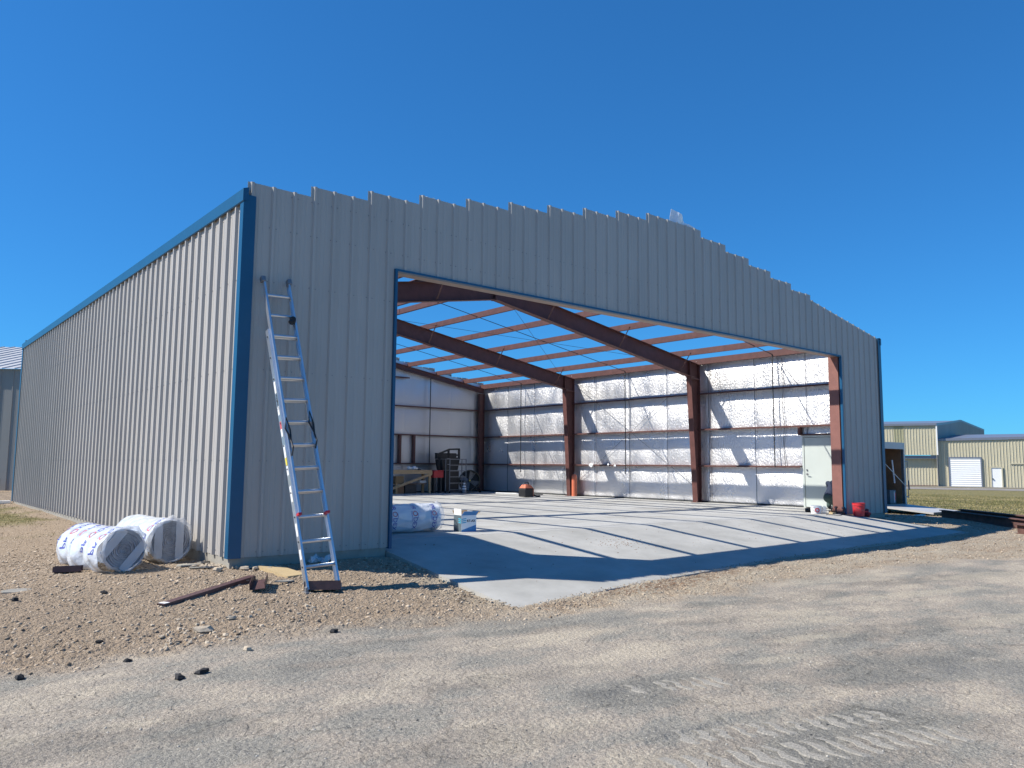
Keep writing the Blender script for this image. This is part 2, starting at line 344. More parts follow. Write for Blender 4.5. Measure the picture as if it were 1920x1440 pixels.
def gbase(x, y):
    x = np.asarray(x, float); y = np.asarray(y, float)
    R = -.47+.008*np.clip(x-3, 0, 14)
    near = -.165-.13*sm(-x/4.5)+.06*sm(y/16)*sm(x/-.5+1)
    g = near+(R-near)*sm((-y-.1)/3.0)*(x < 17)+(R-near)*sm((-y+.2)/2.8)*(x >= 17)
    rt = np.where(x > W, -.14-.24*sm((x-W)/6), -1)
    g = np.where((x > W) & (y > -3), rt+(R-rt)*sm(-y/2.8), g)
    g = g+np.where((y > 17) & (x < 8), .12*sm((y-17)/8), 0)
    d = np.hypot(x+3.8, y+10); g = g-.45*sm((d-30)/35)*np.where(x > 12, 1, .3)
    return g
SAND = [(1.78, -4.5, .55, .18), (2.5, -5.5, .2, .1), (4.45, -5.25, .75, .22), (4.4, -5.7, .7, .25), (3.55, -6.05, .5, .16), (4.9, -3.05, 1.0, .3), (2.55, -6.3, .35, .1),
        (7.5, -4.3, 1.6, .35), (7, -5.6, 1.4, .2), (9.5, -5.6, 1.2, .3), (6.3, -7.0, 1.2, .2)]
def fields(x, y):
    """surface micro height and zone colours"""
    n1 = vnoise(x, y, .8, 1); n2 = vnoise(x, y, 3.1, 2); n3 = vnoise(x, y, 9, 3); n4 = vnoise(x, y, 25, 4)
    wob = (n1-.5)*.5+(n2-.5)*.25+(n3-.5)*.1
    road = sm((road_edge(x)-y+wob*1.3)/.85+.5)
    dust = np.zeros_like(x)
    for (cx, cy, a, b_) in SAND:
        ca, sa = math.cos(-.28), math.sin(-.28)
        dx = (x-cx)*ca+(y-cy)*sa; dy = -(x-cx)*sa+(y-cy)*ca
        d = (dx/a)**2+(dy/b_)**2
        dust = np.maximum(dust, sm(1.35-d-(n2-.5)*1.2-(n3-.5)*.9-(n4-.5)*.5))
    dust = dust*road*(.22+.45*n2)
    n5 = vnoise(x, y, 48, 5); band = np.exp(-((y-road_edge(x)-.35)/.5)**2)*(.4+n1)
    hh = (n1-.5)*.03*(1-.5*road)+(n2-.5)*.018*(1-.75*road)+(n3-.5)*.016*(1-.7*road)+(n4-.5)*.014*(1-.65*road)*(1+band)+(n5-.5)*.008*(1-.4*road)
    hh += dust*.008
    dust = np.maximum(dust, sm((x-1.2)/1.2)*(1-road)*np.clip(.5+.7*(n2-.5)+.5*(n3-.5), 0, 1)*(x < 19))
    # tyre lug prints in the dusty road
    rut = np.exp(-((y-(-7.0-.22*(x-.4)+.12*np.sin(x*1.3)))/.035)**2)*sm((x+.6)/.6)*sm((4-x)/2)
    hh += rut*.012
    d = np.hypot(x+3.8, y+10)
    grass = sm((x-22)/4+(n1-.5)*.8)*sm((y+3.2)/3+.2*(n2-.5))+sm((-.5-x)/.8+(n2-.5)*1.5+.3)*sm((y-7)/3+(n1-.5)*1.5)
    grass = np.clip(grass+sm((d-45)/10), 0, 1)*(1-sm((-3.5-y)/1.5))
    road = np.where((x > 18) & (y > -3), 0, road)
    return hh, road, dust, grass
DARK = [(1.15, -6.35, 1.1, .42), (.5, -7.45, 1.5, .5), (2.8, -6.9, 1.5, .45), (5.6, -4.75, 1.8, .22), (-2.4, -4.9, 1.0, .35), (1.2, -3.95, 1.3, .16), (-.6, -4.1, .7, .14), (3.6, -5.0, .8, .16), (8.5, -5.2, 1.8, .25), (-.9, -6.3, .8, .25), (.2, -5.3, .9, .2), (4.6, -6.4, 1.6, .3)]
def darkness(x, y):
    n2 = vnoise(x, y, 2.6, 41); n3 = vnoise(x, y, 8, 42); n4 = vnoise(x, y, 22, 43); d0 = np.zeros_like(x)
    for (cx, cy, a, b_) in DARK:
        ca, sa = math.cos(-.28), math.sin(-.28); dx = (x-cx)*ca+(y-cy)*sa; dy = -(x-cx)*sa+(y-cy)*ca
        d0 = np.maximum(d0, sm((1.5-(dx/a)**2-(dy/b_)**2-(n2-.5)*1.7-(n3-.5)*1.0-(n4-.5)*.6)/1.3))
    return d0
def inside_apron(x, y, mg):
    fy = np.interp(x, [p[0] for p in APF], [p[1] for p in APF])
    return (x > 2.28+mg) & (x < 17-mg-.3*(y+2.6)) & (y > fy+mg) & (y < 1)
def gz(x, y):
    g = gbase(x, y); hh, *_ = fields(np.array([float(x)]), np.array([float(y)])); return float(g+hh[0])
def axis(lo, hi, fa, fb, step, grow, cap):
    a = list(np.arange(fa, fb+1e-6, step)); s = step; p = fb
    while p < hi: s = min(s*grow, cap); p += s; a.append(p)
    s = step; p = fa; l = []
    while p > lo: s = min(s*grow, cap); p -= s; l.append(p)
    return np.array(l[::-1]+a)
gx = axis(-600, 900, -3.6, 5.5, .017, 1.035, 60); gy = axis(-60, 900, -8.8, .3, .017, 1.035, 60)
X, Y = np.meshgrid(gx, gy); xf, yf = X.ravel(), Y.ravel()
hh, road, dust, grass = fields(xf, yf)
step_fade = 1/(1+np.maximum(0, np.hypot(xf+3.8, yf+10)-25)/15)
Zf = gbase(xf, yf)+hh*step_fade
ins = inside_apron(xf, yf, .035); Zf = np.where(ins, np.minimum(Zf, apz(xf, yf)-.12), Zf)
edge = inside_apron(xf, yf, -.5) & ~inside_apron(xf, yf, 0.035) & (yf > -2.75+.1*(xf < 5)) & (xf < 4)
Zf = np.where(edge, np.minimum(Zf, apz(xf, yf)-.055+hh*.5), Zf)
Zf = np.where((xf > .05) & (xf < W-.05) & (yf > .05) & (yf < LN-.05), -.45, Zf)
nx, ny = len(gx), len(gy)
idx = np.arange(nx*ny).reshape(ny, nx)
quads = np.stack([idx[:-1, :-1].ravel(), idx[:-1, 1:].ravel(), idx[1:, 1:].ravel(), idx[1:, :-1].ravel()], 1)
def grid_obj(name, q, P, cols, m):
    us, inv = np.unique(q, return_inverse=True); q2 = inv.reshape(q.shape)
    me = bpy.data.meshes.new(name); me.vertices.add(len(us)); me.vertices.foreach_set('co', P[us].astype(np.float32).ravel())
    me.loops.add(q2.size); me.loops.foreach_set('vertex_index', q2.ravel().astype(np.int32))
    me.polygons.add(len(q2)); me.polygons.foreach_set('loop_start', np.arange(0, q2.size, 4, dtype=np.int32)); me.polygons.foreach_set('loop_total', np.full(len(q2), 4, np.int32))
    me.polygons.foreach_set('use_smooth', np.ones(len(q2), bool)); me.update(calc_edges=True)
    ca = me.color_attributes.new('zone', 'FLOAT_COLOR', 'POINT'); c4 = cols[us].astype(np.float32); ca.data.foreach_set('color', c4.ravel())
    me.materials.append(m); o = bpy.data.objects.new(name, me); COL.objects.link(o); o['kind'] = 'structure'; return o
P3 = np.stack([xf, yf, Zf], 1); C3 = np.stack([road, dust, grass, 1-darkness(xf, yf)], 1)
rq = road[quads].mean(1) > .5
grid_obj('gravel_ground', quads[~rq], P3, C3, M['ground'])
grid_obj('road', quads[rq], P3, C3, M['ground'])

def scatter(name, pts, sizes, m, tones, kind='stuff'):
    base = np.array([(1, 0, 0), (-1, 0, 0), (0, 1, 0), (0, -1, 0), (0, 0, 1), (0, 0, -1)], float)
    fb = np.array([(0, 2, 4), (2, 1, 4), (1, 3, 4), (3, 0, 4), (2, 0, 5), (1, 2, 5), (3, 1, 5), (0, 3, 5)])
    n = len(pts); v = np.repeat(base[None], n, 0)*(1+rs.uniform(-.35, .35, (n, 6, 1)))
    v = v+rs.uniform(-.25, .25, (n, 6, 3))
    a = rs.uniform(0, 6.28, n); ca, sa = np.cos(a)[:, None], np.sin(a)[:, None]
    v = v*(sizes[:, None, None]*np.stack([rs.uniform(.8, 1.4, n), rs.uniform(.6, 1, n), rs.uniform(.4, .75, n)], 1)[:, None, :])
    xx = v[..., 0]*ca-v[..., 1]*sa; yy = v[..., 0]*sa+v[..., 1]*ca
    v = np.stack([xx, yy, v[..., 2]], 2)+pts[:, None, :]
    fs = (fb[None]+np.arange(n)[:, None, None]*6).reshape(-1, 3)
    me = bpy.data.meshes.new(name); me.vertices.add(n*6); me.vertices.foreach_set('co', v.astype(np.float32).ravel())
    me.loops.add(fs.size); me.loops.foreach_set('vertex_index', fs.ravel().astype(np.int32)); me.polygons.add(len(fs))
    me.polygons.foreach_set('loop_start', np.arange(0, fs.size, 3, dtype=np.int32)); me.polygons.foreach_set('loop_total', np.full(len(fs), 3, np.int32)); me.update(calc_edges=True)
    ca_ = me.color_attributes.new('tone', 'FLOAT_COLOR', 'POINT'); c = np.ones((n*6, 4), np.float32); c[:, :3] = np.repeat(tones, 6)[:, None]; ca_.data.foreach_set('color', c.ravel())
    me.materials.append(m); o = bpy.data.objects.new(name, me); COL.objects.link(o); o['kind'] = kind; return o
def place(n, x0, x1, y0, y1, keep):
    x = rs.uniform(x0, x1, n); y = rs.uniform(y0, y1, n); h, rd, du, gr = fields(x, y)
    k = keep(x, y, rd, du, gr) & ~inside_apron(x, y, -.03) & ~((x > -.03) & (x < W+.03) & (y > -.03))
    x, y, h = x[k], y[k], h[k]; return np.stack([x, y, gbase(x, y)+h], 1)
clump = lambda x, y: vnoise(x, y, 1.7, 9)*.6+vnoise(x, y, 5, 10)*.4
p = place(95000, -5, 3.2, -4.2, 4, lambda x, y, rd, du, gr: (rs.uniform(0, 1, x.shape) > rd*1.05) & (rs.uniform(0, 1, x.shape) < .25+clump(x, y)))
scatter('loose_gravel', p, .0045+.024*rs.uniform(0, 1, len(p))**9, M['gravelstone'], rs.uniform(0, 1, len(p)))
p = place(9000, -7, 1, 3, 19, lambda x, y, rd, du, gr: (x < 0) & (gr < .6))
q_ = place(16000, 3, 20, -5.5, .2, lambda x, y, rd, du, gr: (rd < .6))
p = np.concatenate([p, q_, place(6000, 17, 30, -6, 6, lambda x, y, rd, du, gr: rd < .6)])
scatter('scattered_gravel', p, .008+.016*rs.uniform(0, 1, len(p))**2.5, M['gravelstone'], rs.uniform(0, 1, len(p)))
p = place(52000, -5, 8, -9, -3, lambda x, y, rd, du, gr: (rd > .3) & (rs.uniform(0, 1, x.shape) < .05+.9*clump(x, y)**3+du))
scatter('road_grit', p, .0032+.009*rs.uniform(0, 1, len(p))**6, M['roadstone'], rs.uniform(0, 1, len(p))**1.2)
n_e = 2600; xe_ = rs.uniform(2.3, 16.9, n_e); ye_ = np.interp(xe_, [p_[0] for p_ in APF], [p_[1] for p_ in APF])+np.abs(rs.normal(0, .045, n_e)); k_e = rs.uniform(0, 1, n_e) < .25+vnoise(xe_, ye_, 1.3, 31)
xe_, ye_ = xe_[k_e], ye_[k_e]; scatter('edge_grit', np.stack([xe_, ye_, -.13*(hinge(xe_)-ye_)+.002], 1), .004+.012*rs.uniform(0, 1, len(xe_))**3, M['gravelstone'], rs.uniform(0, 1, len(xe_)))
# grass blades
def blades(name, n, x0, x1, y0, y1, hgt, wid, keep):
    x = rs.uniform(x0, x1, n); y = rs.uniform(y0, y1, n); h, rd, du, gr = fields(x, y); k = keep(x, y, gr); x, y, h = x[k], y[k], h[k]; n = len(x)
    z = gbase(x, y)+h/(1+np.maximum(0, np.hypot(x+3.8, y+10)-25)/15); a = rs.uniform(0, 6.28, n); hg = hgt*rs.uniform(.4, 1.2, n); ln = rs.uniform(-.5, .5, (n, 2))*hg[:, None]
    v = np.zeros((n, 3, 3)); v[:, 0] = np.stack([x-wid*np.cos(a), y-wid*np.sin(a), z-.01], 1); v[:, 1] = np.stack([x+wid*np.cos(a), y+wid*np.sin(a), z-.01], 1)
    v[:, 2] = np.stack([x+ln[:, 0], y+ln[:, 1], z+hg], 1)
    fs = np.arange(n*3).reshape(-1, 3); me = bpy.data.meshes.new(name); me.vertices.add(n*3); me.vertices.foreach_set('co', v.astype(np.float32).ravel())
    me.loops.add(n*3); me.loops.foreach_set('vertex_index', fs.ravel().astype(np.int32)); me.polygons.add(n); me.polygons.foreach_set('loop_start', np.arange(0, n*3, 3, dtype=np.int32)); me.polygons.foreach_set('loop_total', np.full(n, 3, np.int32)); me.update(calc_edges=True)
    ca_ = me.color_attributes.new('tone', 'FLOAT_COLOR', 'POINT'); tone = np.clip(vnoise(x, y, .7, 21)*.9+rs.uniform(-.3, .4, n), 0, 1); c = np.ones((n*3, 4), np.float32); c[:, :3] = np.repeat(tone, 3)[:, None]; ca_.data.foreach_set('color', c.ravel())
    me.materials.append(M['grassblade']); o = bpy.data.objects.new(name, me); COL.objects.link(o); o['kind'] = 'stuff'
blades('grass', 45000, -9, -.1, 6, 30, .05, .006, lambda x, y, gr: rs.uniform(0, 1, x.shape) < gr*(.3+clump(x, y)))
blades('field_grass', 90000, 20, 62, -4, 28, .05, .02, lambda x, y, gr: rs.uniform(0, 1, x.shape) < gr*.9)

# ------------------------------------------------------------------ slabs
def poly_slab(name, pts, zt, zb, m):
    mb = MB(); n = len(pts); top = [(x, y, zt(x, y)) for x, y in pts]; bot = [(x, y, zb(x, y)) for x, y in pts]
    mb.add(top+bot, [tuple(range(n)), tuple(range(n, 2*n))[::-1]]+[(i, i+n, (i+1) % n+n, (i+1) % n) for i in range(n)])
    o = mb.build(name, m); o['kind'] = 'structure'; return o
XR = 16.12
fl = [(.02, .02), (2.31, .02), (2.31, hinge(2.31)), (XR, hinge(XR)), (XR, .02), (W-.02, .02), (W-.02, LN-.02), (.02, LN-.02)]
floor = poly_slab('floor', fl, lambda x, y: 0, lambda x, y: -.15, 'conc')
ap = [(2.32, hinge(2.32)-.006), (2.30, .0)]+APF+[(16.2, 0), (XR, hinge(XR)-.006)]
# apron is gently warped: build as strips so every quad is planar enough
mb = MB(); n_ = 48
for i in range(n_):
    for j in range(14):
        def ptx(a, b):
            xb = 2.32+(XR-2.32)*a; yb = hinge(xb)-.006; xe = 2.25+(17.0-2.25)*a; ye = float(np.interp(xe, [p_[0] for p_ in APF], [p_[1] for p_ in APF]))
            x, y = xb+(xe-xb)*b, yb+(ye-yb)*b; return x, y
        c = [ptx((i+a)/n_, (j+b)/14) for a, b in ((0, 0), (1, 0), (1, 1), (0, 1))]
        mb.add([(x, y, apz(x, y)) for x, y in c], [(0, 1, 2, 3)])
        if j == 13: mb.add([(c[3][0], c[3][1], apz(*c[3])), (c[2][0], c[2][1], apz(*c[2])), (c[2][0], c[2][1], apz(*c[2])-.15), (c[3][0], c[3][1], apz(*c[3])-.15)], [(0, 1, 2, 3)])
        if i == 0: mb.add([(c[0][0], c[0][1], apz(*c[0])), (c[3][0], c[3][1], apz(*c[3])), (c[3][0], c[3][1], apz(*c[3])-.15), (c[0][0], c[0][1], apz(*c[0])-.15)], [(0, 1, 2, 3)])
        if i == n_-1: mb.add([(c[1][0], c[1][1], apz(*c[1])), (c[2][0], c[2][1], apz(*c[2])), (c[2][0], c[2][1], apz(*c[2])-.15), (c[1][0], c[1][1], apz(*c[1])-.15)], [(0, 1, 2, 3)])
apr = mb.build('concrete_apron', 'conc2'); apr['kind'] = 'structure'

# ------------------------------------------------------------------ corrugated sheeting
RIB = [(0, 0), (.030, 0), (.047, .032), (.082, .032), (.099, 0), (.155, 0), (.163, .004), (.175, .004), (.183, 0), (.222, 0), (.230, .004), (.242, .004), (.250, 0)]
def sheet(mb, O, U, N, length, zb, zt, k=1.0, pitch=.3048, cuts=(), start=0.):
    """ribbed sheet: O origin, U along, N outward; zb/zt(u) bottom and top height"""
    O, U, N = Vector(O), Vector(U), Vector(N); us = []
    n = int(length/pitch)+2
    for i in range(-1, n):
        for a, h in RIB: us.append((start+i*pitch+a, h*k))
    us = [p for p in us if 1e-4 < p[0] < length-1e-4]
    def hat(x):
        for i in range(len(us)-1):
            if us[i][0] <= x <= us[i+1][0]:
                t = (x-us[i][0])/max(1e-9, us[i+1][0]-us[i][0]); return us[i][1]*(1-t)+us[i+1][1]*t
        return us[0][1] if x < us[0][0] else us[-1][1]
    us = [(0, hat(0))]+us+[(length, hat(length))]+[(c, hat(c)) for c in cuts]
    us = sorted(us)
    for (a, ha), (b, hb) in zip(us, us[1:]):
        if b-a < 1e-5: continue
        m_ = (a+b)/2; e = 1e-4
        z0a, z0b, z1a, z1b = zb(m_), zb(m_), zt(a+e, m_), zt(b-e, m_)
        if z1a-z0a < .005: continue
        pa = O+U*a+N*ha; pb = O+U*b+N*hb
        mb.add([(pa.x, pa.y, z0a), (pb.x, pb.y, z0b), (pb.x, pb.y, z1b), (pa.x, pa.y, z1a)], [(0, 1, 2, 3)])
    return mb
hangar = thing('steel_hangar', 'grey ribbed steel hangar under construction with open front and bare red roof frame', 'hangar', (0, 0, 0))
PW = .9144
def ztop_front(u, m_):
    k = int(m_/PW)
    if k < 10: return 4.98+.1524*k
    if k < 16: return 4.98+.1524*(19-k)
    return roofz(u)+.015
mb = MB(); sheet(mb, (0, -.02, 0), (1, 0, 0), (0, -1, 0), W, lambda m_: HD if D0 < m_ < D1 else -.035, ztop_front, cuts=(D0, D1))
solid(mb.build('front_wall_sheeting', 'panel', hangar), .0015)
mb = MB(); sheet(mb, (-.02, LN, 0), (0, -1, 0), (-1, 0, 0), LN, lambda m_: -.035, lambda u_, m_: H-.02, k=1.2)
solid(mb.build('left_wall_sheeting', 'panel', hangar), .0015)
mb = MB(); sheet(mb, (W+.02, 0, 0), (0, 1, 0), (1, 0, 0), LN, lambda m_: -.035, lambda u_, m_: H-.02)
solid(mb.build('right_wall_sheeting', 'panel', hangar), .0015)
mb = MB(); sheet(mb, (W, LN+.02, 0), (-1, 0, 0), (0, 1, 0), W, lambda m_: -.035, lambda u_, m_: (4.98+.1524*int(m_/PW)) if m_ < W/2 else 4.98+.1524*(19-int(m_/PW)))
solid(mb.build('rear_wall_sheeting', 'panel', hangar), .0015)
# foundation curb
mb = MB(); z0, z1 = -.6, -.02
for a, b in (((-.015, -.012, z0), (.3, LN+.012, z1)), ((W-.3, -.012, z0), (W+.015, LN+.012, z1)), ((.3, LN-.3, z0), (W-.3, LN+.012, z1)), ((.3, -.012, z0), (2.29, .3, z1)), ((16.14, -.012, z0), (W-.3, .3, z1))): mb.box(a, b)
mb.build('foundation', 'found', hangar)
# trims
mb = MB(); t_ = .07
mb.box((-.06, -.062, -.04), (-.056, .06, H-.1)).box((-.06, -.064, -.04), (.11, -.060, H-.06)).box((.106, -.060, -.04), (.11, -.02, H-.06)).box((-.056, .056, -.04), (-.02, .06, H-.1)); mb.build('corner_trim', 'blue', hangar)
mb = MB(); mb.box((W+.056, -.062, -.04), (W+.06, .12, H-.0)).box((W-.10, -.064, -.04), (W+.06, -.060, H+.0)); mb.build('corner_trim', 'blue', hangar)
mb = MB(); mb.box((-.06, LN-.12, -.04), (-.056, LN+.06, H-.1)).box((-.06, LN+.06, -.04), (.15, LN+.064, H-.1)); mb.build('corner_trim', 'blue', hangar)
mb = MB(); mb.box((W+.056, LN-.12, -.04), (W+.06, LN+.06, H-.1)).box((W-.15, LN+.06, -.04), (W+.06, LN+.064, H-.1)); mb.build('corner_trim', 'blue', hangar)
for sx, xo in ((-1, 0), (1, W)):
    mb = MB(); pr = [(0, .04), (.075, .015), (.075, -.15), (.064, -.165), (.060, -.16), (.069, -.147), (.069, .011), (0, .035)]
    mb.ext(pr, (xo, -.075, H), (xo, LN+.07, H), (sx, 0, 0), (0, 0, 1))
    mb.add([(xo, -.077, H+.04), (xo+sx*.075, -.077, H+.015), (xo+sx*.075, -.077, H-.15), (xo, -.077, H-.15)], [(0, 1, 2, 3)])
    mb.build('eave_trim', 'blue', hangar)
for a, b in (((D0-.012, -.066, -.05), (D0+.03, .03, HD+.0)), ((D1-.012, -.066, -.05), (D1+.03, -.010, HD+.0)), ((D0-.012, -.066, HD), (D1+.012, .03, HD+.035))):
    MB().box(a, b).build('opening_trim', 'blue', hangar)
# insulation sheets (billowed between the girts)
GZ = [1.22, 2.44, 3.65]
SEAM = [.4, 2.2, 3.95, 5.72, 7.55, 9.33, 11.06, 12.83, 14.63, 16.4, 18.2]
def insul(name, P, u0, u1, ztop, amp, m, flip=1, seams=SEAM, skip=None, zbot=.01):
    du, dz = .045, .05; nu = int((u1-u0)/du); nz_ = int(6.5/dz)
    mb = MB(); U_ = np.linspace(u0, u1, nu+1); vs = []; fs = []; s_ = hash(name) % 97
    zz = np.arange(nz_+1)*dz
    UU, ZZ = np.meshgrid(U_, zz); sx_ = sum(ord(c) for c in name)
    zt = np.array([ztop(a) for a in U_]); ZZ2 = np.minimum(zbot+ZZ, zt[None, :])
    lev = np.array([0]+GZ+[4.84, 7]); kk = np.clip(np.searchsorted(lev, ZZ2, 'right')-1, 0, len(lev)-2); fr = (ZZ2-lev[kk])/(lev[kk+1]-lev[kk])
    sb = np.array([-1.5]+list(seams)+[20]); ks = np.clip(np.searchsorted(sb, UU, 'right')-1, 0, len(sb)-2); fs_ = (UU-sb[ks])/(sb[ks+1]-sb[ks])
    bil = np.sin(np.pi*np.clip(fr, 0, 1))**.7*(.35+.65*np.sin(np.pi*np.clip(fs_, 0, 1))**.5)
    nn = vnoise(UU+kk*7.3, ZZ2, 1.1, sx_)-.5; n2 = vnoise(UU, ZZ2*.35+kk*3, 3.2, sx_+1)-.5; n3 = vnoise(UU, ZZ2, 7, sx_+2)-.5
    off = amp*(bil*(.030+.035*nn)+.007*n2+.003*n3)+.004*(ks % 2)
    seamd = np.min(np.abs(UU[..., None]-np.array(seams)), axis=2); off -= .014*amp*np.exp(-(seamd/.035)**2)
    for j in range(nz_+1):
        for i in range(nu+1): vs.append(P(U_[i], ZZ2[j, i], off[j, i]))
    w = nu+1
    for j in range(nz_):
        for i in range(nu):
            if ZZ2[j+1, i]-ZZ2[j, i] < 1e-4 and ZZ2[j+1, i+1]-ZZ2[j, i+1] < 1e-4: continue
            if skip and skip((U_[i]+U_[i+1])/2, (ZZ2[j, i]+ZZ2[j+1, i])/2): continue
            fs.append((j*w+i, j*w+i+1, (j+1)*w+i+1, (j+1)*w+i))
    mb.add(vs, fs); return mb.build(name, m, hangar, smooth=True)
insul('right_wall_insulation', lambda a, z, o: (W-.06-o, a, z), .03, LN-.03, lambda a: H-.01, 1.0, 'foil', skip=lambda a, z: 1.33 < a < 2.33 and z < 2.2)
insul('rear_wall_insulation', lambda a, z, o: (a, LN-.06-o, z), .07, W-.07, lambda a: roofz(a)-.03, .6, 'foilrear', seams=[1.2*i+.76 for i in range(16)])
insul('left_wall_insulation', lambda a, z, o: (.06+o, a, z), .03, LN-.03, lambda a: H-.01, .6, 'foilrear')
insul('front_wall_insulation', lambda a, z, o: (a, .06+o, z), .07, W-.07, lambda a: roofz(a)-.03, .5, 'foilrear', skip=lambda a, z: D0-.1 < a < D1+.1 and z < HD+.12)

# ------------------------------------------------------------------ steel frame
def ibeam(mb, p, q, d0, d1, fw, tw=.010, tf=.014, side=(0, 1, 0), dn=None):
    """I section along outer line p->q; depth d0,d1 measured along dn; web perpendicular to side"""
    p, q, side, dn = Vector(p), Vector(q), Vector(side), Vector(dn)
    a, b = p+dn*d0, q+dn*d1
    def plate(A, B, C, D, n, t):   # quad plate thickened
        n = n*t/2; vs = [A-n, B-n, C-n, D-n, A+n, B+n, C+n, D+n]
        mb.add(vs, [(3, 2, 1, 0), (4, 5, 6, 7), (0, 1, 5, 4), (1, 2, 6, 5), (2, 3, 7, 6), (3, 0, 4, 7)])
    plate(p, q, b, a, side, tw)
    h = side*fw/2; ax = (q-p).normalized(); nrm = side.cross(ax).normalized()
    plate(p-h, q-h, q+h, p+h, nrm, tf); ax2 = (b-a).normalized(); plate(a-h, b-h, b+h, a+h, side.cross(ax2).normalized(), tf)
FY = [.22, 6.096, 12.192, 18.03]
FR = [1, 2]
for i, y in enumerate(FY):
    main = i in FR; dd = .5 if main else .2; fw = .2 if main else .14
    for s in (-1, 1):
        X_ = lambda x: x if s < 0 else W-x       # x measured from the eave
        zo = lambda x: H+SL*x-.205               # underside of purlins
        mb = MB()
        if main:
            ibeam(mb, (X_(.19), y, .012), (X_(.19), y, zo(.19)-.52), .22, .48, fw, dn=(1 if s < 0 else -1, 0, 0)); mb.ext([(.19, zo(.19)-.53), (.67, zo(.19)-.53), (.67, zo(.67)-.515), (.19, zo(.19)-.515)], (0 if s < 0 else W, y-fw/2, 0), (0 if s < 0 else W, y+fw/2, 0), (1 if s < 0 else -1, 0, 0), (0, 0, 1)); mb.box((X_(.19)-.007, y-fw/2, zo(.19)-.51), (X_(.19)+.007, y+fw/2, zo(.19)-.01))
            mb.box((min(X_(.12), X_(.5)), y-.13, .001), (max(X_(.12), X_(.5)), y+.13, .012))
        else:
            ibeam(mb, (X_(.19), y, .012), (X_(.19), y, zo(.19)-.23), .26, .26, fw, dn=(1 if s < 0 else -1, 0, 0))
        c_ = mb.build('column', 'red', hangar)
        if main:
            for k in (-1, 1): MB().tube([(X_(.45), y+.09*k, .012), (X_(.45), y+.09*k, .05)], .010, 6).build('anchor_bolt', 'grey', c_)
        mb = MB()
        ibeam(mb, (X_(.198), y, zo(.198)-.008), (W/2+s*.004, y, zo(W/2)-.008), .5 if main else dd, .5 if main else dd, fw, dn=(0, 0, -1))
        if main:
            for xx in (X_(.70), W/2+s*.012): mb.box((xx-.01, y-.1, (zo(.7) if xx != W/2+s*.012 else zo(W/2))-dd-.03), (xx+.01, y+.1, (zo(.7) if xx != W/2+s*.012 else zo(W/2))-.0))
        rf = mb.build('rafter', 'red', hangar)
# purlins (Z sections, lapped over the frames)
PX = [1.22, 2.72, 4.22, 5.72, 7.22, 8.72]
def zsec(mb, p, q, sg, d=.2, fl_=.085, t=.0025):
    pr = [(-t/2, t), (-t/2, d), (-fl_, d), (-fl_, d-.015), (-fl_+t, d-.015), (-fl_+t, d-t), (-t/2-t, d-t)]
    a = [(0, 0), (fl_, 0), (fl_, .018), (fl_-t, .018), (fl_-t, t), (t, t), (t, d), (-fl_, d), (-fl_, d-.018), (-fl_+t, d-.018), (-fl_+t, d-t), (0, d-t)]
    mb.ext(a, p, q, (sg, 0, 0), (0, 0, 1))
BAY = [(.12, 6.096+.55), (6.096-.55, 12.192+.55), (12.192-.55, LN-.05)]
for s in (-1, 1):
    for px in PX:
        x = px if s < 0 else W-px; zb = H+SL*px-.203
        for k, (a, b) in enumerate(BAY):
            mb = MB(); o = .004*(k % 2)
            zsec(mb, (x+o*2, a, zb+o), (x+o*2, b, zb+o), 1 if s < 0 else -1); mb.build('purlin', 'redlight', hangar)
    x = .255 if s < 0 else W-.255
    for k, (a, b) in enumerate(((.12, 6.09), (6.1, 12.19), (12.2, LN-.05))):
        mb = MB(); sg = 1 if s < 0 else -1; d = .2; t = .003
        pr = [(0, 0), (0, d), (.16, d-.026), (.16, d-.03), (t, d-.005), (t, t), (.16, t), (.16, 0)]
        mb.ext(pr, (x, a, H-.175), (x, b, H-.175), (-sg, 0, 0), (0, 0, 1)); mb.build('eave_strut', 'redlight', hangar)
    # flange braces
    for y in FY[1:3]:
        for px in (1.22, 4.22, 7.22):
            x = px if s < 0 else W-px; z = H+SL*px
            mb = MB(); mb.bar((x, y-.06, z-.205-.49), (x, y-.52, z-.1), .04, .005, (0, 1, 1)).bar((x, y+.06, z-.205-.49), (x, y+.52, z-.1), .04, .005, (0, -1, 1)); mb.build('flange_brace', 'redlight', hangar)
    # mid-bay sag angles in the roof
    for y in (3.19, 9.34, 15.32):
        x0, x1 = (.1, W/2) if s < 0 else (W-.1, W/2)
        MB().bar((x0, y, H+.016-.155), (x1, y, H+SL*W/2-.155), .03, .012).build('sag_strap', 'dark', hangar)
    # roof and wall cables in the middle bay
    xe, xr = (.75, 9.0) if s < 0 else (W-.75, W-9.0)
    zc = lambda x: H+SL*min(x, W-x)-.3
    for ya, yb in ((6.1, 12.19), (12.19, 6.1)): MB().tube([(xe, ya, zc(xe)), (xr, yb, zc(xr))], .006, 5).build('roof_cable', 'dark', hangar)
    xw = .17 if s < 0 else W-.17
    for ya, yb in ((6.2, 12.09), (12.09, 6.2)): MB().tube([(xw, ya, .45), (xw-(.02 if ya < 7 else 0), yb, 4.45)], .007, 5).build('wall_cable', 'grey', hangar)
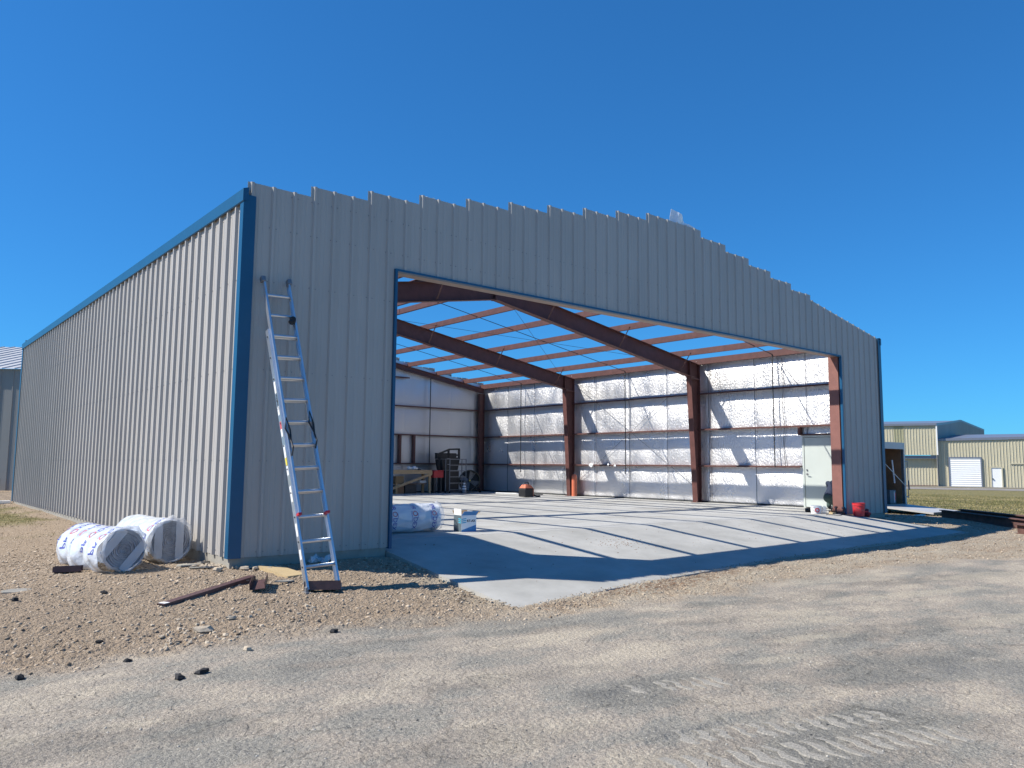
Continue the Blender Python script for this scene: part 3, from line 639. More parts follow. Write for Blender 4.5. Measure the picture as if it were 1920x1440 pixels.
# girts
def girt(p, q, inx, z, m='red'):
    mb = MB(); d = .17; t = .003; h = .055
    a = [(0, 0), (t, 0), (t, h-t), (d-t, h-t), (d-t, -.0), (d, -.0), (d, h), (0, h)]
    a = [(0, -h/2), (.0+t, -h/2), (t, h/2-t), (d-t, h/2-t), (d-t, -.012), (d, -.012), (d, h/2), (0, h/2)]
    mb.ext([(x_, y_) for x_, y_ in a], p, q, inx, (0, 0, 1)); return mb.build('girt', m, hangar)
for z in GZ:
    for k, (a, b) in enumerate(((.08, 6.09), (6.1, 12.19), (12.2, LN-.08))):
        lo = 2.36 if (k == 0 and z < 2) else a
        girt((W-.245, lo, z), (W-.245, b, z), (1, 0, 0), z, 'redlight')
        girt((.245, a, z), (.245, b, z), (-1, 0, 0), z, 'redlight')
    for a, b in ((.08, 6.1), (6.1, 12.19), (12.2, W-.25)): girt((a, LN-.245, z), (b, LN-.245, z), (0, 1, 0), z)
    for a, b in ((.25, D0-.1), (D1+.1, W-.25)): girt((a, .245, z), (b, .245, z), (0, -1, 0), z)
girt((4.5, LN-.245, 4.87), (W-4.2, LN-.245, 4.87), (0, 1, 0), 4.87)
for y in (3.19, 9.34, 15.32):
    for x in (W-.255, .255): MB().box((x-.012, y-.012, 1.22 if y < 4 else .9), (x+.012, y+.012, H-.1)).build('sag_rod', 'dark', hangar)
for x in (3.1, 15.16): MB().box((x-.015, LN-.27, 1.25), (x+.015, LN-.24, roofz(x)-.4)).build('sag_rod', 'dark', hangar)
# rear wall base angle, framed opening
for x in (13.7, 14.4): MB().box((x-.045, LN-.25, 1.24), (x+.045, LN-.08, 2.42)).build('opening_jamb', 'red', hangar)
mb = MB(); mb.box((.08, LN-.1, 0), (W-.08, LN-.085, .05)).box((W-.1, 2.36, .0), (W-.085, LN-.1, .05)); mb.build('base_angle', 'dark', hangar)
# front opening frame
mb = MB(); mb.box((D1-.001, .032, .0), (D1+.07, .30, roofz(D1)-.25)); mb.build('door_jamb_channel', 'jamb', hangar)
mb = MB(); mb.box((D0-.07, .032, .0), (D0+.001, .30, roofz(D0)-.25)); mb.build('door_jamb_channel', 'jamb', hangar)
mb = MB(); mb.box((D0+.002, .032, HD+.006), (D1-.002, .235, HD+.02)).box((D0+.002, .225, HD+.02), (D1-.002, .235, HD+.22)); mb.build('header_channel', 'zinc', hangar)
# walk door in the right wall
dr = MB().box((W-.135, 1.40, .02), (W-.09, 2.26, 2.09)).build('side_door', 'doorwhite', hangar, bevel=.004)
mb = MB(); mb.box((W-.15, 1.33, .0), (W-.07, 1.39, 2.16)).box((W-.15, 2.27, .0), (W-.07, 2.33, 2.16)).box((W-.15, 1.391, 2.10), (W-.07, 2.269, 2.16)); mb.build('door_frame', 'doorwhite', hangar, bevel=.003)
mb = MB(); mb.tube([(W-.135, 2.19, 1.0), (W-.20, 2.19, 1.0), (W-.205, 2.10, .995)], [.014, .012, .011], 8).tube([(W-.135, 2.19, 1.0), (W-.143, 2.19, 1.0)], .034, 12).tube([(W-.135, 2.19, 1.12), (W-.16, 2.19, 1.12)], .026, 12); mb.build('door_handle', 'grey', dr, smooth=False)
mb = MB(); mb.box((W-.25, 2.335, 2.17), (W-.08, 2.40, 2.41)).box((W-.25, 1.26, 0), (W-.08, 1.325, 2.41)).box((W-.20, 1.326, 2.165), (W-.075, 2.334, 2.19)); mb.build('door_post', 'red', hangar)
# clip of loose cable and torn strap beside the first bay
MB().tube([(W-.16, 3.1, 4.62), (W-.16, 2.35, 3.66)], .006, 5).build('wall_cable', 'dark', hangar)
pts = [(W-.13+.01*math.sin(i*1.7), 2.93+.02*math.sin(i*.9), 4.6-.17*i) for i in range(21)]
MB().tube(pts, .010, 5).build('hanging_strap', 'grey', hangar)
# screws
def screws(mb, O, U, N, length, zs, lim=None):
    O, U, N = Vector(O), Vector(U), Vector(N)
    for z in zs:
        k = 0
        while k*.3048 < length:
            for a in (.018, .115):
                u_ = k*.3048+a
                if u_ > length-.02 or (lim and not lim(u_, z)): continue
                c = O+U*u_+N*.004; c.z = z+.003*math.sin(k*5.3)
                mb.obox(c, U*.0055, N*.005, Vector((0, 0, .0055)))
            k += 1
mb = MB(); screws(mb, (-.02, LN, 0), (0, -1, 0), (-1, 0, 0), LN, [.03]+GZ+[4.6]); screws(mb, (0, -.02, 0), (1, 0, 0), (0, -1, 0), W, [.03]+GZ+[4.4, 4.9], lambda x, z: (x < D0-.05 or x > D1+.05 or z > HD+.1) and z < roofz(x)-.03)
o = mb.build('screws', 'grey', hangar); o['kind'] = 'stuff'
# torn foil ends on top of the front wall
mb = MB()
for (x, w_, h_) in ((2.95, .28, .07), (3.25, .12, .05), (8.95, .5, .0), (1.7, .2, .04), (.6, .25, .03), (11.6, .2, .05)):
    z = ztop_front(x, x)-.02; n = 6
    vs = []
    for i in range(n+1):
        xx = x-w_/2+w_*i/n; vs += [(xx, .03, z-.05), (xx, .02+.02*math.sin(i*2.3), z+h_*(.6+.4*math.sin(i*3.1)))]
    mb.add(vs, [(2*i, 2*i+2, 2*i+3, 2*i+1) for i in range(n)])
solid(mb.build('torn_insulation_edge', 'foil', hangar), .004)
mb = MB(); vs = []
for i in range(9):
    t = i/8; xx = 9.05+.75*t; zt_ = 6.40+.02*math.sin(i*2)-.03*t; hgt = .30*(1-t)**1.2*(.2+min(1, t*6))+.01
    vs += [(xx, .05+.03*math.sin(i*1.9), zt_-.1), (xx+.02*math.sin(i), .02+.05*math.sin(i*1.3), zt_+hgt)]
mb.add(vs, [(2*i, 2*i+2, 2*i+3, 2*i+1) for i in range(8)]); solid(mb.build('plastic_flap', 'film', hangar), .003)

# ------------------------------------------------------------------ insulation rolls
def vn1(a, b): return float(vnoise(np.array([a]), np.array([b]), 1., 77)[0])
def roll_thing(label, A, B, R_, squash, endcap, extra, nrep=5):
    """A near end centre, B far end centre"""
    A, B = Vector(A), Vector(B); ax = (B-A).normalized(); up = Vector((0, 0, 1)); sd = ax.cross(up).normalized(); up = sd.cross(ax); L_ = (B-A).length
    base = (A+B)/2; t = thing('insulation_roll', label, 'insulation roll', (base.x, base.y, base.z-R_), 'rolls of foil insulation in printed plastic wrap')
    rr = random.Random(int(R_*1000)+len(label))
    n, mseg = 72, 46
    def rad_at(s, th):
        taper = 1.0 if s < .86 else 1-.35*((s-.86)/.14)**1.5
        w = .03*(vn1(th*1.3, s*7)-.5)+.045*(vn1(th*4, s*16)-.5)+.015*math.sin(th*4+s*11)+.014*math.sin(th*9-s*27)+.011*math.sin(s*47+th*3)+.008*math.sin(s*90-th*5)
        sag = squash*(-.10 if math.sin(th) < -.8 else 0)
        bulge = extra*max(0, math.cos(th-3.75))**1.5*(.5+.5*math.sin(math.pi*min(1, s)))*(1+.25*math.sin(s*19)+.15*math.sin(s*41+th*7)) if extra else 0
        return R_*(taper+w+sag*.6+bulge)
    def pt(s, th, k=1, o=0):
        q = A+ax*(s*L_)+(sd*math.cos(th)+up*math.sin(th))*(rad_at(s, th)*k+o); q.z = max(q.z, base.z-R_-.01); return q
    mb = MB(); vs = [pt(i/mseg, 2*math.pi*k/n) for i in range(mseg+1) for k in range(n)]
    mb.add(vs, [(i*n+k, i*n+(k+1) % n, (i+1)*n+(k+1) % n, (i+1)*n+k) for i in range(mseg) for k in range(n)]+[tuple(range(mseg*n, mseg*n+n))])
    body = mb.build('wrap', 'film', t, smooth=True)
    # rolled foil end: spiral of layers
    mb = MB(); N2 = 260; turns = 9
    vs = []
    for i in range(N2+1):
        q = i/N2; th = q*turns*2*math.pi; rd_ = R_*.93*(.12+.88*q)*(1+.03*math.sin(th*3+q*9)); w = R_*.045
        c = A+ax*(.012+.012*math.sin(th*2.3+q*14)); dirv = sd*math.cos(th)+up*math.sin(th)
        vs += [c+dirv*rd_, c+dirv*(rd_-w), c+dirv*(rd_-w)+ax*.05, c+dirv*rd_+ax*.05]
    mb.add(vs, [(4*i+a, 4*i+(a+1) % 4, 4*i+4+(a+1) % 4, 4*i+4+a) for i in range(N2) for a in range(4)])
    mb.add([A+ax*.045+(sd*math.cos(2*math.pi*k/24)+up*math.sin(2*math.pi*k/24))*R_*.97 for k in range(24)], [tuple(range(24))])
    mb.build('foil_layers', 'rollend', t)
    mb = MB(); mb.add([A-ax*.006+(sd*math.cos(2*math.pi*k/32)+up*math.sin(2*math.pi*k/32))*R_*1.0*(1+.02*math.sin(k*3.)) for k in range(32)], [tuple(range(32))]); mb.build('end_film', 'endfilm', t)
    # tape strips across the end
    mb = MB()
    for o_ in endcap:
        ang, off, w_ = o_; dx = sd*math.cos(ang)+up*math.sin(ang); dy = -sd*math.sin(ang)+up*math.cos(ang)
        hl = math.sqrt(max(.01, .93-(off)**2))*R_; c = A+dy*off*R_-ax*.012
        mb.obox(c, dx*hl, dy*w_*R_, ax*.002)
    mb.build('tape', 'grey' if False else M['clearfilm'], t)
    # printed words, three lines per repeat, running round the roll
    reps = [(.07+.2*i) for i in range(nrep)]
    for s0 in reps:
        blue, red = MB(), MB()
        for word, size, dx, which in (('PR', .125, -.19, 'b'), ('O', .135, -.045, 'r'), ('DEX', .125, .14, 'b'), ('insulation', .05, 0, 's'), ('www', .04, 0, 't')):
            vs, fs = text_mb(word, size*R_/.26, .0005 if which in 'br' else .0)
            k_ = {'b': 0, 'r': 0, 's': .055, 't': -.06}[which]
            out = []
            for v in vs:
                cc = (v[0]+dx*R_/.26); th = extra_dir[0]+extra_dir[1]*cc/R_; s_ = s0+(v[1]*extra_dir[2]+k_)/L_
                out.append(pt(min(.98, max(.0, s_)), th, 1, .004))
            (red if which == 'r' else blue).add(out, fs)
        blue.build('blue_print', 'ink', body); red.build('red_print', 'redink', body)
    # gathered plastic tail at far end and skirt at near end
    mb = MB(); vs = []; n = 28
    for j, (o_, k_) in enumerate(((0, 1.03), (-.06, 1.0), (-.075, .93))):
        for k in range(n):
            th = 2*math.pi*k/n; w = 1+.05*math.sin(k*2.9)+.05*rr.uniform(-1, 1)
            if math.sin(th) > .5: w += .16*(j == 1)*(math.cos(th-1.4))
            vs.append(A+ax*o_+(sd*math.cos(th)+up*math.sin(th))*R_*k_*w)
    mb.add(vs, [(j*n+k, j*n+(k+1) % n, (j+1)*n+(k+1) % n, (j+1)*n+k) for j in range(2) for k in range(n)])
    mb.build('plastic_skirt', 'clearfilm', t, smooth=True)
    return t
extra_dir = (2.3, -1, -1)
roll_thing('plastic wrapped insulation roll lying on the gravel farther from the hangar wall', (-1.12, .62, .085), (-1.27, 2.55, .06), .265, .5, [(.9, -.55, .2), (.9, .62, .2)], .5)
roll_thing('plastic wrapped insulation roll lying against the left hangar wall', (-.42, 1.12, .12), (-.44, 3.1, .10), .285, .5, [(1.57, -.42, .18), (1.57, .55, .18)], .2, 1)
extra_dir = (math.pi, 1, 1)
def mk():
    global extra_dir
    extra_dir = (2.95, 1, -1)
    roll_thing('wrapped insulation roll on the concrete floor just inside the opening', (4.26, 1.62, .25), (2.30, 1.72, .25), .245, .3, [(1.57, -.4, .15)], 0)
mk()

# ------------------------------------------------------------------ ladder
lt = thing('extension_ladder', 'aluminium extension ladder leaning on the shaded front wall', 'ladder', (.56, -1.5, -.31))
FL, FRt = Vector((.355, -1.50, -.30)), Vector((.775, -1.50, -.31)); TL, TR = Vector((.215, -.075, 3.60)), Vector((.60, -.075, 3.62))
axl = ((TL+TR)/2-(FL+FRt)/2); LL = axl.length; axl.normalize(); sdl = Vector((1, 0, 0)); sdl = (sdl-axl*sdl.dot(axl)).normalized(); nl = sdl.cross(axl)   # nl toward camera side (-y)
if nl.y > 0: nl = -nl
c0 = (FL+FRt)/2
def rail(name, x, s0, s1, off, w_, flip):
    a = c0+axl*s0+sdl*x+nl*off; b = c0+axl*s1+sdl*x*.985+nl*off
    pr = [(0, -w_/2), (.0025, -w_/2), (.0025, w_/2), (0, w_/2)]
    t = .003; fl_ = .026
    pr = [(0, -w_/2), (fl_, -w_/2), (fl_, -w_/2+t), (t, -w_/2+t), (t, w_/2-t), (fl_, w_/2-t), (fl_, w_/2), (0, w_/2)]
    return MB().ext(pr, a, b, sdl*flip, nl).build(name, 'alu', lt)
rails = []
rails.append(rail('base_rail', -.215, .03, 3.45, .0, .08, 1)); rail('base_rail', .215, .03, 3.45, .0, .08, -1)
fl1 = rail('fly_rail', -.19, .93, LL, .05, .07, 1); rail('fly_rail', .19, .93, LL, .05, .07, -1)
for k in range(12):
    s_ = .30+k*.3048
    if s_ > 3.4: break
    p_ = c0+axl*s_; MB().tube([p_-sdl*.213, p_+sdl*.213], .021, 8).build('rung', 'alu', lt)
for k in range(12):
    s_ = .30+.3048*(k+3)
    if s_ > LL-.05: break
    p_ = c0+axl*(s_)+nl*.05; MB().tube([p_-sdl*.183, p_+sdl*.183], .021, 8).build('rung', 'alu', lt)
for x in (-.215, .215):
    p_ = c0+sdl*x; mb = MB(); mb.obox(p_+Vector((0, -.0, -.0)), (.028, 0, 0), (0, .055, 0), (0, 0, .012)).obox(p_+Vector((0, 0, .035)), (.016, 0, 0), (0, .025, 0), (0, 0, .03)); f_ = mb.build('foot', 'grey', lt, bevel=.004)
    MB().obox(p_+Vector((0, 0, -.018)), (.03, 0, 0), (0, .058, 0), (0, 0, .007)).build('rubber_pad', 'rubber', f_)
for x in (-.185, .185):
    MB().obox(c0+axl*.925+sdl*x+nl*.05, sdl*.022, axl*.014, nl*.045).build('end_cap', 'bucketred', lt)
    MB().obox(c0+axl*(LL+.02)+sdl*x+nl*.06, sdl*.03, axl*.04, nl*.04).build('top_cap', 'grey', lt, bevel=.01)
    # pulley lock straps
mb = MB(); 
for x, s_ in ((-.16, 1.86), (.17, 1.95)):
    p_ = c0+axl*s_+sdl*x+nl*.1
    mb.tube([p_, p_+axl*.14+sdl*.01, p_+axl*.3-sdl*.03+nl*.02, p_+axl*.16-sdl*.05, p_+axl*.02], .011, 6)
    mb.tube([p_, p_-axl*.1+nl*.03, p_-axl*.2-sdl*.02], .012, 6)
mb.build('lock_strap', 'black', lt)
mb = MB(); p_ = c0+axl*3.58+sdl*.13+nl*.09
for i in range(7): mb.blob(p_+sdl*(.02*math.sin(i*2.2))+axl*.03*math.cos(i*1.7), (.035, .03, .03), 8, .3, i)
mb.build('rope_bundle', 'black', lt)
mb = MB()
for i, s_ in enumerate((.45, .75, 1.2, 1.5, 1.75, 2.05, 2.3, 2.62)):
    p_ = c0+axl*s_-sdl*.2165; mb.obox(p_, axl*(.06+.02*(i % 3)), nl*.022, sdl*.0006)
mb.build('warning_label', 'paper', lt)
mb = MB(); p_ = c0+axl*2.1-sdl*.2172; mb.obox(p_, axl*.05, nl*.02, sdl*.0006); mb.build('warning_label', 'redink', lt)
mb = MB(); p_ = c0+axl*1.62-sdl*.2172; mb.obox(p_, axl*.05, nl*.02, sdl*.0006); mb.build('warning_label', 'yellow', lt)
mb = MB(); flat_text(mb, 'WARNING', .045, c0+axl*2.42-sdl*.2172, -axl, nl, .001); mb.build('warning_text', 'inkblack', lt)
for k in range(11): p_ = c0+axl*(.30+k*.3048)-sdl*.2175; MB().tube([p_, p_-sdl*.004], .011, 10).build('rung_end', 'dark', lt)

# ------------------------------------------------------------------ steel offcuts, board, shards, chunks
def channel(label, p, q, w_, h_, up=1, twist=0, name='steel_channel', m='brownsteel', group='offcuts of brown steel channel'):
    p, q = Vector(p), Vector(q); d = (q-p).normalized(); sd = d.cross(Vector((0, 0, 1))).normalized(); upv = sd.cross(d)
    X_ = sd*math.cos(twist)+upv*math.sin(twist); Y_ = upv*math.cos(twist)-sd*math.sin(twist); t = .005
    pr = [(-w_/2, 0), (w_/2, 0), (w_/2, h_), (w_/2-t, h_), (w_/2-t, t), (-w_/2+t, t), (-w_/2+t, h_), (-w_/2, h_)]
    mb = MB(); mb.ext(pr, p, q, X_, Y_); return single(mb, name, m, label, 'steel channel', group)
g = lambda x, y: float(gbase(x, y))
A_, B_ = (-1.24, -1.42, g(-1.24, -1.42)+.02), (-.02, -.80, g(0, -.8)+.045)
channel('long brown steel channel lying on the gravel, white sticker on its near end', A_, B_, .1, .065, twist=math.pi)
o = bpy.data.objects['steel_channel']
mb = MB(); mb.obox((-1.17, -1.385, g(-1.24, -1.42)+.026), (.055, .028, 0), (-.02, .04, 0), (0, 0, .0015)); mb.build('sticker', 'paper', o)
channel('short brown channel offcut, open side up, at the far end of the long one', (-.17, -1.34, g(-.1, -1.2)+.012), (.02, -.96, g(-.1, -1)+.03), .17, .075, twist=.12)
channel('brown channel offcut between the feet of the ladder', (.36, -1.42, g(.5, -1.5)+.01), (.73, -1.62, g(.5, -1.5)+.01), .13, .1, twist=.1)
channel('small brown channel offcut on the gravel in front of the outer insulation roll', (-1.79, 1.15, g(-1.7, 1.1)+.01), (-1.50, 1.02, g(-1.5, 1.1)+.01), .11, .07, twist=.05)
c_ = [(.64, .25), (.43, -.72), (.74, -.66), (1.0, -.02)]
mb = MB(); zt = lambda x, y: g(x, y)+.055
vs = [(x, y, zt(x, y)) for x, y in c_]+[(x, y, zt(x, y)-.045) for x, y in c_]
vs = [(.27, -.26, -.125), (.41, -.84, -.205), (.70, -.76, -.205), (.55, -.34, -.14)]; vs += [(a, b, c-.045) for a, b, c in vs]
mb.add(vs, [(0, 1, 2, 3), (7, 6, 5, 4), (0, 4, 5, 1), (1, 5, 6, 2), (2, 6, 7, 3), (3, 7, 4, 0)])
single(mb, 'wooden_board', 'wood', 'short pale pine board lying on gravel beside the ladder', 'board')
mb = MB(); vs = []
for i in range(6):
    for j in range(5): vs.append((1.0+.09*i, -.28+.05*j+.03*i, g(1.2, -.15)+.03+.05*math.sin(i*1.9+j)+.045*math.sin(j*2.1)))
mb.add(vs, [(i*5+j, i*5+j+1, i*5+j+6, i*5+j+5) for i in range(5) for j in range(4)]); solid(single(mb, 'plastic_scrap', 'clearfilm', 'crumpled clear plastic scrap in the shade at the foot of the wall', 'plastic'), .002)
def slabbit(x, y, rx, ry, th, ang, seed, label, m='found', name='concrete_shard', cat='concrete piece', group='thin concrete shards on the gravel'):
    rr = random.Random(seed); n = 7; z = g(x, y)+.008; vs = []
    for k in range(n):
        a = 2*math.pi*k/n+rr.uniform(-.25, .25); px, py = rx*math.cos(a)*rr.uniform(.8, 1.15), ry*math.sin(a)*rr.uniform(.8, 1.15)
        vs.append((x+px*math.cos(ang)-py*math.sin(ang), y+px*math.sin(ang)+py*math.cos(ang), z+th+.012*math.sin(k+seed)))
    vs += [(a, b, c-th) for a, b, c in vs]
    mb = MB(); mb.add(vs, [tuple(range(n)), tuple(range(n, 2*n))[::-1]]+[(k, (k+1) % n, (k+1) % n+n, k+n) for k in range(n)])
    single(mb, name, m, label, cat, group)
slabbit(-.38, .55, .17, .07, .018, -.9, 1, 'flat concrete shard on the gravel before the end of the wall-side roll')
slabbit(-.30, .20, .18, .055, .018, -.9, 2, 'long flat concrete shard nearest the front left corner of the hangar')
slabbit(-.12, .62, .09, .06, .03, .3, 3, 'pale concrete shard tight against the foundation near the corner')
slabbit(-.13, -.88, .16, .03, .012, .5, 4, 'thin grey slate sliver beyond the end of the long brown channel')
slabbit(.28, -1.05, .15, .03, .012, .35, 5, 'thin grey sliver between the channel offcut and the ladder')
slabbit(-2.35, -.05, .16, .06, .015, .1, 6, 'flat grey shard at the left edge of the gravel')
def chunk(x, y, s, seed, label, m='asphaltchunk', name='asphalt_chunk', cat='rock', group='black asphalt chunks on the ground'):
    rr = random.Random(seed); z = gz(x, y); mb = MB(); mb.blob((x, y, z+s*.22), (s*rr.uniform(.75, 1.15), s*rr.uniform(.6, .9), s*.5), 6, .32, seed, 4)
    single(mb, name, m, label, cat, group)
chunk(-1.76, -3.78, .055, 1, 'largest black asphalt chunk at the edge of the road')
chunk(-1.57, -3.72, .05, 2, 'black asphalt chunk just right of the largest one')
chunk(-2.70, -3.02, .05, 3, 'black asphalt chunk near the left edge, at the gravel border')
chunk(-1.93, -2.97, .045, 4, 'flat black chunk between the left edge and the largest one')
chunk(-.05, -3.0, .05, 5, 'dark chunk on the gravel below the ladder feet')
chunk(-1.42, -2.62, .035, 6, 'small dark chunk above the pale rock')
chunk(-2.42, -.55, .05, 7, 'dark flat chunk high on the gravel at the left edge')
chunk(-1.62, -.68, .045, 8, 'dark chunk on the gravel left of the long channel end')
chunk(-2.0, -2.3, .035, 9, 'small dark chunk amid the left gravel')
chunk(-1.12, -2.35, .085, 20, 'pale limestone rock half buried in the gravel', 'stone', 'pale_rock', 'rock', 'pale rocks in the gravel')
chunk(-.75, -2.1, .05, 22, 'small pale rock right of the half buried one', 'stone', 'pale_rock', 'rock', 'pale rocks in the gravel')
chunk(-.2, -.12, .06, 23, 'pale stone against the foundation corner', 'stone', 'pale_rock', 'rock', 'pale rocks in the gravel')
chunk(.12, -.2, .06, 24, 'pale stone just right of the foundation corner', 'stone', 'pale_rock', 'rock', 'pale rocks in the gravel')
chunk(-1.0, -3.2, .05, 25, 'pale stone at the gravel border left of the ladder', 'stone', 'pale_rock', 'rock', 'pale rocks in the gravel')
rk = random.Random(5); mb = MB()
for i in range(70):
    t = rk.random(); mb.blob((-.25+.7*t+rk.uniform(-.1, .1), .5-.75*t+rk.uniform(-.2, .1), g(0, 0)+.01), (rk.uniform(.015, .05), rk.uniform(.015, .04), rk.uniform(.01, .03)), 6, .35, i, 4)
for i in range(90):
    x = rk.uniform(-1.6, .2); y = rk.uniform(-2.8, -1.9); mb.blob((x, y, g(x, y)+.005), (rk.uniform(.01, .035), rk.uniform(.01, .03), rk.uniform(.008, .022)), 6, .35, i, 4)
o = mb.build('rubble', 'stone'); o['kind'] = 'stuff'
# tyre lug prints: thin cakes of pale dust pressed on the packed road
rk9 = random.Random(9); mb = MB()
def lug(cx, cy, ux, uy, ln, wd, sl_):
    px_, py_ = -uy, ux; n = 5; top = []; bot = []
    for side in (1, -1):
        for i in (range(n+1) if side > 0 else range(n, -1, -1)):
            t = -1+2*i/n; k = sl_*t*ln+(.022 if t > 0 else -.022)+rk9.uniform(-.009, .009); w = wd*(.75+.25*math.cos(t*2))*side*.5+rk9.uniform(-.010, .010)
            top.append((cx+px_*t*ln+ux*(k+w), cy+py_*t*ln+uy*(k+w)))
    z = [gz(a, b) for a, b in top]; m_ = len(top); cxm = sum(a for a, b in top)/m_; cym = sum(b for a, b in top)/m_
    vs = [(a+(cxm-a)*.12, b+(cym-b)*.12, c+.0045+rk9.uniform(0, .003)) for (a, b), c in zip(top, z)]+[(a, b, c-.002) for (a, b), c in zip(top, z)]
    h_ = m_//2; fs = [(i, i+1, m_-2-i, m_-1-i) for i in range(h_-1)]+[(i, i+m_, (i+1) % m_+m_, (i+1) % m_) for i in range(m_)]
    mb.add(vs, fs)
for (x0, y0, x1, y1, ln, pt_, wd) in ((.80, -6.13, 1.72, -6.47, .155, .125, .062), (-.15, -7.30, 1.75, -8.05, .17, .135, .072), (.25, -7.02, 1.9, -7.72, .12, .135, .066)):
    L_ = math.hypot(x1-x0, y1-y0); ux, uy = (x1-x0)/L_, (y1-y0)/L_; n = int(L_/pt_)
    for i in range(n):
        if rk9.random() < .03: continue
        s_ = i*pt_+rk9.uniform(-.01, .01); lug(x0+ux*s_, y0+uy*s_, ux, uy, ln*rk9.uniform(.8, 1.08), wd*rk9.uniform(.75, 1.1), -.35)
M['dust'] = mat('pressed_dust', (.17, .165, .15), .95, 0, .15, 75, .9, 110, col2=(.37, .34, .29), detail=9)
o = mb.build('tyre_tracks', 'dust'); o['kind'] = 'stuff'
# straw and roots beside the apron
mb = MB()
for i in range(420):
    t = rk.random(); x = rk.gauss(4.9, .75) if i % 3 else rk.uniform(2.4, 8); y = float(np.interp(x, [p[0] for p in APF], [p[1] for p in APF]))-abs(rk.gauss(.2, .16))-.03
    a = rk.gauss(-.3, .6); l = rk.uniform(.02, .09); z = g(x, y)+.012; mb.bar((x, y, z), (x+l*math.cos(a), y+l*math.sin(a), z+rk.uniform(0, .02)), .003, .003)
o = mb.build('dry_stems', 'ply'); o['kind'] = 'stuff'
# mud crumbs on the apron
mb = MB()
for i in range(260):
    x = rk.gauss(6.6, .35) if i < 120 else rk.uniform(3, 14); y = rk.gauss(-.75, .25) if i < 120 else rk.uniform(-2.3, .3)
    s_ = rk.uniform(.003, .009); mb.blob((x, y, apz(x, y)+s_*.3), (s_*1.4, s_, s_*.6), 6, .3, i)
o = mb.build('mud_crumbs', 'ply'); o['kind'] = 'stuff'

# ------------------------------------------------------------------ cardboard box just inside the opening
def yawrot(c, a):
    ca, sa = math.cos(a), math.sin(a); return Vector((ca, sa, 0)), Vector((-sa, ca, 0))
bx = thing('cardboard_box', 'open blue and white cardboard box on the floor at the door threshold', 'box', (4.70, 1.28, 0))
X_, Y_ = yawrot(0, -.14); c = Vector((4.70, 1.28, 0)); a_, b_, h_ = .15, .14, .29
fc = lambda x, y, z: c+X_*x+Y_*y+Vector((0, 0, z))
mb = MB(); t = .004
for p in (((0, -b_, h_/2), X_*a_, Y_*t), ((0, b_, h_/2), X_*a_, Y_*t)): mb.obox(fc(*p[0]), p[1], p[2], (0, 0, h_/2))
mb.obox(fc(a_, 0, h_/2), X_*t, Y_*b_, (0, 0, h_/2)).obox(fc(0, 0, .006), X_*a_, Y_*b_, (0, 0, .004)); mb.build('carton', 'paper', bx)
mb = MB(); mb.obox(fc(-a_, 0, h_/2), X_*t, Y_*b_, (0, 0, h_/2)); mb.build('side_panel', 'boxdark', bx)
mb = MB(); y = -b_-.006
mb.add([fc(-a_, y, .0), fc(a_, y, 0), fc(a_, y, .12), fc(-a_, y, .03)], [(0, 1, 2, 3)]); mb.build('blue_band', 'boxblue', bx)
mb = MB()
for k in range(3): z = .15+.032*k; mb.add([fc(-a_*.98, y, z), fc(-a_*.35, y, z+.012), fc(-a_*.35, y, z+.028), fc(-a_*.98, y, z+.016)], [(0, 1, 2, 3)])
for k in range(3): z = .15+.032*k; mb.add([fc(-a_-.006, -b_, z), fc(-a_-.006, -b_*.3, z+.008), fc(-a_-.006, -b_*.3, z+.024), fc(-a_-.006, -b_, z+.016)], [(0, 1, 2, 3)])
mb.build('cyan_stripes', 'boxcyan', bx)
mb = MB(); flat_text(mb, 'RT-AX', .058, fc(a_*.30, y-.001, .19), X_, (0, 0, 1), .002); mb.build('box_lettering', 'inkblack', bx)
mb = MB(); mb.add([fc(-a_, -b_, h_), fc(-a_, b_, h_), fc(-a_*1.02, b_*.98, h_+.11), fc(-a_*1.02, -b_*.98, h_+.11)], [(0, 1, 2, 3)]); solid(mb.build('flap', 'paper', bx), .004)
mb = MB(); mb.add([fc(-a_, -b_, h_), fc(a_, -b_, h_), fc(a_*1.3, -b_*1.2, h_+.07), fc(-a_*.7, -b_*1.2, h_+.07)], [(0, 1, 2, 3)]); solid(mb.build('flap', 'boxblue', bx), .004)
mb = MB(); mb.add([fc(a_, -b_, h_), fc(a_, b_, h_), fc(a_*1.6, b_, h_+.06), fc(a_*1.6, -b_, h_+.06)], [(0, 1, 2, 3)]); solid(mb.build('flap', 'cardboard', bx), .004)
mb = MB(); mb.add([fc(-a_, b_, h_), fc(a_, b_, h_), fc(a_, b_*1.5, h_+.07), fc(-a_, b_*1.5, h_+.07)], [(0, 1, 2, 3)]); solid(mb.build('flap', 'cardboard', bx), .004)

# ------------------------------------------------------------------ things inside at the back
YB = 17.25
wb_ = thing('workbench', 'long timber workbench with diagonal brace against the rear wall', 'workbench', (13.4, YB, 0))
MB().box((12.2, YB-.3, .90), (14.58, YB+.35, .955)).build('bench_top', 'lumber', wb_)
MB().box((12.2, YB-.33, .80), (14.58, YB-.29, .90)).build('apron_board', 'lumber', wb_)
for x in (14.50, 12.9, 12.25): MB().box((x-.045, YB-.285, 0), (x+.045, YB-.2, .80 if x != 12.9 else .42)).build('leg', 'lumber', wb_)
for x in (14.50, 12.25): MB().box((x-.045, YB+.2, 0), (x+.045, YB+.3, .90)).build('leg', 'lumber', wb_)
MB().bar((14.55, YB-.33, .80), (12.3, YB-.33, .10), .035, .095, (0, 0, 1)).build('diagonal_brace', 'lumber', wb_)
MB().box((12.3, YB-.15, .38), (14.45, YB+.25, .40)).build('shelf', 'ply', wb_)
